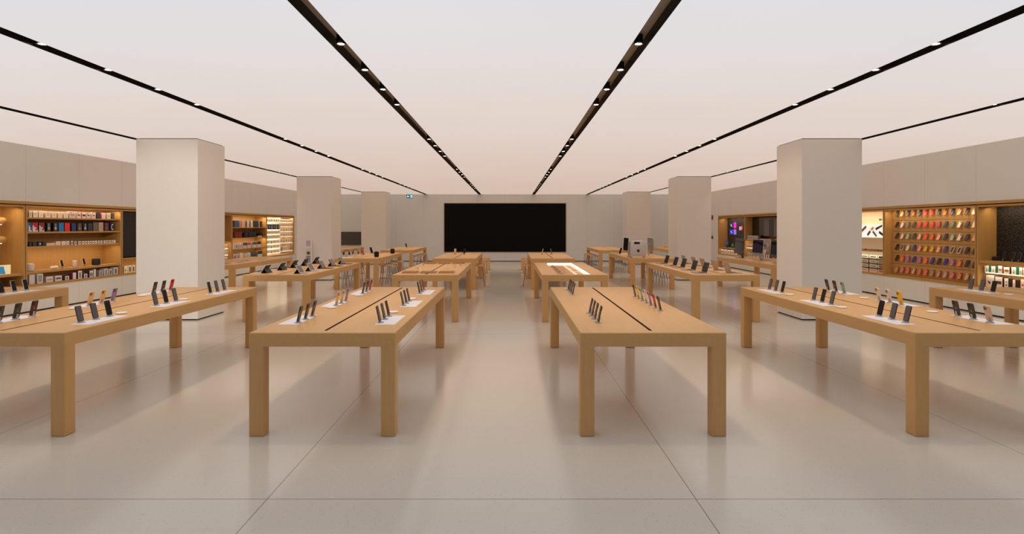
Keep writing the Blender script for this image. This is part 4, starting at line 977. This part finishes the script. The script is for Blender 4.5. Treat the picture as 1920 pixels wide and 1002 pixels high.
# ---- right wall ----
# R1 (near): black screen, chargers
zs = 1.115
t = bay('r', 0, 'oak niche with black screen above shelves of boxed chargers at photo edge', [(zs, .055, M_NICHE), (.875, .018, M_SHELFGLOW, B0+.3, B0+BP-.16, .06)])
o = thing('niche_screen', 'big black speckled screen at the photo edge beside phone-case wall', 'screen', (WR+.40, 0, 0), 0)
obj('panel', MB().box(-.012, .03, B0+.2, B0+BP-.055, zs+.012, ZI-.01).mesh('panel', M_LED), o)
obj('bezel', MB().box(.031, .05, B0+.19, B0+BP-.05, zs+.006, ZI-.004).mesh('bezel', M_BLACK), o)
def r10(c): return 1780+c/10.02
GR=(24,120,92)
def rrow(items, z, shelf, inset=.07, dp=.10):
    for k, (a, b, h, front, sd, pr, what) in enumerate(items):
        y0, y1 = cr_(r10(b), WR+inset), cr_(r10(a), WR+inset)
        pbox('r', '%s, %s from phone-case wall, %s charger shelf' % (what, ORD[k], shelf), y0+.004, y1-.004, z, h, dp, front, sd, pr, inset)
rrow([(662,742,.132,(250,232,206),GR,('cable',(190,120,100)),'white box with green side'), (785,866,.132,(250,234,206),GR,('cable',(216,160,120)),'white box with green side and tan cable'), (915,994,.15,(248,222,196),(120,90,80),('bar',(186,110,80)),'cream box with brown bar'),
      (1020,1132,.135,(248,224,196),(60,46,40),('bar',(176,66,44)),'cream box with red bar'), (1165,1256,.145,(248,236,206),GR,('cable',(76,50,40)),'white box with black cable picture'), (1310,1372,.15,(248,230,196),GR,('cable',(140,50,36)),'white box with red cable picture'), (1380,1470,.15,(250,214,176),(120,90,80),('dots',(220,160,120)),'cream box with tan dots')], .876, 'upper')
rrow([(686,845,.235,(226,204,186),(120,104,92),('swoosh',(40,34,34)),'wide box with black tangled cable picture'), (862,1000,.215,(230,206,190),(40,34,36),('bar',(70,58,56)),'box with grey dock picture'), (1030,1110,.205,(238,214,196),(44,36,40),('dots',(60,50,52)),'white box with two black dots'),
      (1188,1242,.19,(240,220,192),(44,30,44),('cable',(200,70,56)),'narrow white box with red picture'), (1340,1420,.215,(226,206,170),(110,24,70),('disc',(200,40,80)),'box with crimson dot'), (1440,1520,.2,(236,220,196),(40,34,36),('two',(80,70,70)),'white box cut by the photo edge')], ZF, 'lower')
t = thing('cube_speaker', 'small black cube speaker on the ledge beneath the niche screen', 'speaker', (WR+.30, dr(1868.5, WR+.30), zs), 0)
obj('body', MB().box(-.05, .05, -.06, .06, .0005, .08).mesh('body', M((30,29,30), .8, name='cube_fabric2'), .015, 3), t); obj('top_pad', MB().box(-.03, .03, -.035, .035, .0805, .083).mesh('top_pad', M_STEEL), t)
for k, px in enumerate((1880.5, 1897.5, 1909.5, 1922)):
    small_stand('phone standing on a charger, %s from black cube on the screen ledge' % ORD[k], WR+.2, dr(px, WR+.2), ((70,68,72),(92,88,92),(120,100,116),(60,80,130))[k], zs, rz=PI)
niche_light('r', B0+.2, B0+BP-.1, ZI-.015, 7, .2); niche_light('r', B0+.3, B0+BP-.2, 1.05, 5, .05, (1,.9,.72)); niche_light('r', B0+.3, B0+BP-.2, .85, 3.5, .05, (1,.9,.72))
# R2: phone cases
t = bay('r', 1, 'oak peg wall displaying six rows of colourful phone cases', ())
for i in range(6):
    zb = ZF+.004+i*.2785
    obj('board', MB().box(.20, .468, B0+BP+.045, B0+2*BP-.045, zb, zb+.2735).mesh('board', M_NICHE, .003, 1), t)
P = lambda *c: c
case_cols = [
 [(52,56,48),(214,160,104),(44,62,56),(150,84,40),(46,40,60),(196,32,40),(196,24,36),(52,50,66),(170,92,36),(46,44,76),(222,164,112),(34,28,32),(238,200,178)],
 [(46,30,42),(234,206,204),(108,112,106),(60,52,40),(206,12,62),(214,16,22),(214,22,24),(186,18,74),(44,40,70),(92,122,106),(226,220,196),(40,38,44),(240,206,190)],
 [(44,44,36),(232,196,196),(154,180,160),(66,72,70),(242,174,140),(240,84,36),(240,88,32),(240,170,140),(52,34,62),(150,182,158),(236,212,204),(42,40,40),(238,160,116)],
 [(36,32,30),(214,204,196),(224,206,194),(66,64,120),(238,150,134),(226,172,16),(226,172,18),(240,164,130),(66,66,120),(232,216,206),(236,222,212),(34,30,30),(36,34,36)],
 [(44,26,18),(244,110,48),(178,92,180),(22,34,150),(182,98,186),(246,112,48),(28,44,150),(40,38,28),(20,40,140),(184,110,180),(246,118,62),(26,24,28),(34,28,30)],
 [(206,150,112),(222,116,104),(226,112,92),(214,160,120),(222,106,88),(236,104,64),(170,132,100),(206,134,116),(196,150,130),(226,112,110),(236,116,78),(212,166,130),(240,214,192)]]
names_r = ['top row', 'second row', 'third row', 'fourth row', 'fifth row', 'bottom row']
colname = {}
def cname(c):
    base = {'black':(38,34,36),'charcoal':(60,58,60),'tan':(216,162,110),'red':(200,26,36),'crimson':(200,14,66),'brown':(156,86,38),'navy':(48,44,72),'white':(232,214,206),'grey green':(108,116,106),'mint':(152,180,160),'peach':(240,172,140),'orange':(242,96,40),'yellow':(226,172,17),'blue':(22,38,148),'lilac':(180,98,182),'salmon':(224,110,94),'indigo':(66,66,120),'dark green':(46,60,54)}
    return min(base, key=lambda n: sum((a-b)**2 for a, b in zip(base[n], c)))
def case_me(c, two):
    m = Matrix.Translation((.075, 0, 0)) @ Matrix.Rotation(-math.radians(24), 4, 'Y')
    b = MB().rrect(.082, .160, .014, .0, -.008, .006, 0, m, 4)
    return b.mesh('shell', M(c, .5, name='case_shell'), .002, 1)
def peg_me():
    b = MB().box(0.001, .10, -.012, .012, -.016, -.004)
    b.box(.001, .03, -.01, .01, .02, .09)
    return b.mesh('peg', M_NICHE)
m24 = Matrix.Translation((.075, 0, 0)) @ Matrix.Rotation(-math.radians(24), 4, 'Y')
hole_me = MB().rrect(.030, .032, .007, .118, .0062, .0072, 0, m24, 3, .018).mesh('camera_opening', M((24,22,24), .3, name='case_hole'))
XC = WR+.198
rz_c = [2.145-.063-.285*i for i in range(6)]
for i in range(6):
    for j in range(13):
        px = 1668 + (1824-1668)*j/12
        d = B0+2*BP-.25-.2005*j - .02
        c = case_cols[i][j]
        t = thing('phone_case', '%s phone case, %s from the strap shelves, %s of peg wall' % (cname(c), ORD[j], names_r[i]), 'phone case', (XC, d, rz_c[i]), PI, 'phone cases on the peg wall')
        obj('shell', cached(('case', c), lambda c=c: case_me(c, 0)), t); obj('camera_opening', hole_me, t); obj('peg', cached('peg', peg_me), t)
        if (i, j) in ((3, 9), (3, 10), (3, 1)):
            obj('phone_dummy', cached('dummy', lambda: MB().rrect(.062, .13 if True else 0, .008, .012, .0063, .0075, 0, m24).mesh('phone_dummy', M((34, 28, 40), .3, name='dummy_dark'))), t)
niche_light('r', B0+BP+.1, B0+2*BP-.1, ZI-.015, 7, .03, (1,.80,.55))
# R3: straps
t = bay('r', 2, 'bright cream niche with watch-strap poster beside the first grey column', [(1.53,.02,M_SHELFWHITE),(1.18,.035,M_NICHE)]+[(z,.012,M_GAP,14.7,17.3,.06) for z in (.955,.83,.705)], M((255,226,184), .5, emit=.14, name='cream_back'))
o = thing('strap_poster', 'white poster block with crossing black, grey and yellow watch straps', 'poster', (WR+.16, 0, 1.531), 0)
obj('panel', MB().box(0, .03, 14.70, 16.6, .0005, .345).mesh('panel', M((255,250,246), .5, emit=.45, name='poster_white')), o)
def strip(p, q, c, w=.036):
    ca, sa = q[0]-p[0], q[1]-p[1]; L = math.hypot(ca, sa); ca /= L; sa /= L
    P4 = [(p[0]-sa*w, p[1]+ca*w), (q[0]-sa*w, q[1]+ca*w), (q[0]+sa*w, q[1]-ca*w), (p[0]+sa*w, p[1]-ca*w)]
    P4 = [(min(16.59, max(14.71, t[0])), min(.343, max(.003, t[1]))) for t in P4]
    obj('strap_picture', MB().add([(-.0008, *t) for t in P4], [(0,1,2,3)]).mesh('strap_picture', M(c, .5, name='strap_print')), o)
for p, q, c in (((15.20,.22),(14.93,.335),(40,40,58)), ((15.06,.15),(14.82,.02),(34,38,66)), ((15.32,.165),(15.16,.02),(120,108,104)), ((15.40,.205),(15.28,.265),(226,180,50)),
                ((14.74,.335),(14.71,.28),(50,50,62)), ((14.76,.17),(14.71,.10),(50,50,62)), ((15.55,.05),(15.42,.17),(60,56,60)), ((15.9,.1),(15.6,.3),(160,60,60))): strip(p, q, c)
sp = thing('picture_lamp', 'small dark lamp on cream niche wall above the strap poster', 'lamp', (WR+.32, 15.25, 2.02), 0)
obj('arm', MB().tube((.148, 0, 0), (0, 0, 0), .008).mesh('arm', M_STEEL), sp); obj('shade', MB().cyl(.03, -.03, .02, 0, 14).mesh('shade', M_STEEL), sp)
for k in range(7):
    y = 14.78+.13*k
    c = [(60,96,80),(110,84,110),(60,80,66),(206,90,50),(214,120,90),(236,140,110),(40,40,44)][k]
    t = thing('coiled_strap', 'coiled %s watch strap, %s from the peg wall on strap ledge' % (['green','mauve','dark green','orange','coral','peach','black'][k], ORD[k]), 'watch strap', (WR+.12, y, 1.181), 0, 'coiled watch straps')
    obj('band', MB().lathe([(.042,.0005),(.045,.008),(.045,.022),(.036,.022),(.036,.004)], 0, 16).mesh('band', M(c, .5, name='coil_band')), t)
    obj('buckle', MB().box(-.052, -.046, -.012, .012, .004, .02).mesh('buckle', M_SILVER), t)
for i, z in enumerate((.956, .831, .706, ZF)):
    for j, (a, b) in enumerate(((1646,1657),(1630.2,1644.6),(1615,1628))):
        y0, y1 = cr_(b, WR+.09), cr_(a, WR+.09)
        if j == 0: y0 = max(y0, 14.69)
        pbox('r', 'long white strap box with %s print, %s from the peg wall, %s' % (['black','amber','tan','pink'][i], ORD[j], ['top tier', 'second tier', 'third tier', 'lowest tier'][i]),
             max(min(y0, y1), 14.69), max(y0, y1), z, .088, .12, (250,238,206), (190,170,140), ('bar' if j else 'rr', [(60,50,44),(180,150,90),(150,110,80),(224,120,120)][i]), .09)
niche_light('r', 14.75, 17.3, ZI-.015, 7, .08, (1,.88,.70)); niche_light('r', 14.75, 17.3, 1.13, 6, .05, (1,.9,.72))
bay('r', 3, 'oak niche hidden behind the first grey column', (), name='wall_niche')
# R5 and R6 far
t = bay('r', 4, 'oak niche with dark reflective glass behind the desktop computers', [(1.30,.03,M_NICHE,B0+4*BP+1.2,B0+5*BP-.036,.02),(.95,.02,M_SHELFGLOW,B0+4*BP+1.2,B0+5*BP-.036,.06)], name='wall_niche')
o = thing('glass_screen', 'dark reflective glass panel behind the silver desktop computers', 'screen', (WR+.30, 0, 0), 0)
obj('panel', MB().box(0, .03, B0+4*BP+.06, B0+5*BP-.06, 1.42, ZI-.05).mesh('panel', M((20,15,14), .06, spec=.8, name='dark_mirror')), o)
obj('bezel', MB().box(.031, .05, B0+4*BP+.052, B0+5*BP-.052, 1.40, ZI-.04).mesh('bezel', M_BLACK), o)
obj('column_reflection', MB().box(-.004, -.0005, 20.9, 21.35, 1.45, ZI-.09).mesh('column_reflection', M((116,104,94), .4, name='reflection_grey')), o)  # grey strips paint the reflection of the pale columns onto the glass
obj('column_reflection', MB().box(-.004, -.0005, 21.75, 22.2, 1.45, ZI-.09).mesh('column_reflection', M((116,104,94), .4, name='reflection_grey')), o)
boxrow('r', 22.2, 23.2, 1.3005, 4, .16, .10, [((226,216,206),(130,110,100),('rr',(150,140,140)))], 'white box with grey square', 'upper ledge behind the desktop computers', .06)
boxrow('r', 22.2, 23.2, .951, 4, .14, .10, [((236,222,200),(60,50,46),('bar',(50,44,44)))], 'white box with black bar', 'lit ledge behind the desktop computers', .07)
boxrow('r', 21.2, 23.2, ZF, 6, .18, .10, [((232,216,190),(60,50,46),('tall',(150,130,110)))], 'cream box', 'niche floor behind the desktop computers', .06)
t = bay('r', 5, 'oak niche with glowing game pictures and toy robots, far end', [(.87,.04,M_NICHE)], name='wall_niche')
o = thing('game_screen', 'dark wall panel showing glowing pink and blue pictures', 'screen', (WR+.40, 0, 0), 0)
obj('panel', MB().box(0, .03, B0+5*BP+.05, B0+6*BP-.05, .88, ZI-.01).mesh('panel', M((52,44,38), .6, name='panel_brown')), o)
PX = lambda px: dr(px, WR+.40)
for k, (a, b, y0, y1, c) in enumerate(((1368,1375.4,417.5,428.5,(24,20,40)),(1375.8,1380.5,417.5,428,(236,30,220)),(1368,1375.4,430.5,440,(44,40,190)),(1375.8,1380.5,430.5,440,(150,120,236)),(1386,1390,425,432,(200,150,200)),(1390.2,1392,424,431,(240,90,70)))):
    d0, d1 = PX(b), PX(a); dm = (d0+d1)/2
    obj('picture', MB().box(-.004, -.0005, d0, d1, zat(y1, dm), zat(y0, dm)).mesh('picture', M(c, .4, emit=.55, name='picture_glow')), o)
    if k in (0, 2):
        obj('picture_figure', MB().add([(-.0047, d0+(d1-d0)*u, zat(y1, dm)+(zat(y0, dm)-zat(y1, dm))*v) for u, v in ((.2,.2),(.45,.5),(.3,.85),(.6,.6),(.85,.75),(.6,.35))], [(0,1,2,3,4,5)]).mesh('picture_figure', M((150,190,240), .4, emit=.6, name='picture_fig')), o)
def robot(label, y, col, s):
    t = thing('toy_robot', label, 'toy', (WR+.16, y, .8705), 0)
    c = M(col, .4, name='toy_plastic')
    obj('body', MB().box(-.04*s, .04*s, -.06*s, .06*s, .10*s, .22*s).mesh('body', c, .01, 2), t)
    obj('head', MB().box(-.03*s, .03*s, -.035*s, .035*s, .225*s, .29*s).mesh('head', c, .008, 2), t)
    for q in (-1, 1):
        obj('leg', MB().box(-.025*s, .025*s, q*.045*s-.02*s, q*.045*s+.02*s, 0, .0985*s).mesh('leg', M([v*.7 for v in col], .4, name='toy_limb')), t)
        obj('arm', MB().tube((0, q*.07*s, .20*s), (-.04*s, q*.13*s, .11*s), .017*s).mesh('arm', c), t)
robot('blue toy robot standing on the far toy shelf', dr(1363.5, WR+.16), (60,120,190), 1.15)
robot('small green toy robot beside the blue robot', dr(1374, WR+.16), (70,190,90), .75)
boxrow('r', 24.2, 26.1, ZF, 5, .19, .10, [((236,218,202),(120,100,90),('disc',(60,46,44)))], 'white toy box with dark dot', 'beneath the toy robots', .06)
niche_light('r', B0+5*BP+.2, B0+6*BP-.1, ZI-.015, 6, .15); niche_light('r', B0+5*BP+.2, B0+6*BP-.1, .82, 3, .05, (1,.85,.65)); niche_light('r', B0+4*BP+.2, B0+5*BP-.1, 1.25, 4, .05)
def aim(loc, to, e, size, col=(1, .90, .80), blend=.6, soft=.05):  # extra spots added to brighten the column faces, besides the slot lamps
    L = bpy.data.lights.new('column_fill_spot', 'SPOT'); L.energy = e; L.color = col; L.spot_size = math.radians(size); L.spot_blend = blend; L.shadow_soft_size = soft
    o = bpy.data.objects.new('column_fill_lamp', L); COL.objects.link(o); o.location = loc
    o.rotation_euler = (Vector(to)-Vector(loc)).to_track_quat('-Z', 'Y').to_euler()
aim((-4.48, 5.33, CH-.10), (-6.67, 10.82, 1.7), 340, 44)
aim((-4.48, 6.21, CH-.10), (-6.67, 10.82, 1.5), 160, 44)
aim((1.225, 11.1, CH-.10), (5.66, 11.3, 1.7), 130, 44, (1, .82, .62))
# ------------------------------------------------------------------ world, camera, settings
w = bpy.data.worlds.new('world'); sc.world = w; w.use_nodes = True
w.node_tree.nodes['Background'].inputs['Color'].default_value = (.80, .88, 1, 1); w.node_tree.nodes['Background'].inputs['Strength'].default_value = .06
cam = bpy.data.cameras.new('camera'); co = bpy.data.objects.new('camera', cam); COL.objects.link(co)
co.location = (0, 0, H); co.rotation_euler = (PI/2, 0, 0)
cam.sensor_width = 36; cam.lens = F/1920*36; cam.shift_x = 3/1920; cam.shift_y = -(501-VY)/1920; cam.clip_start = .05; cam.clip_end = 200
sc.camera = co
sc.view_settings.view_transform = 'Standard'; sc.view_settings.look = 'None'; sc.view_settings.exposure = 0; sc.view_settings.gamma = 1
sc.cycles.use_denoising = True; sc.cycles.max_bounces = 8; sc.cycles.diffuse_bounces = 4; sc.cycles.glossy_bounces = 4; sc.cycles.transmission_bounces = 6
sc.cycles.sample_clamp_indirect = 6; sc.cycles.caustics_reflective = False; sc.cycles.caustics_refractive = False
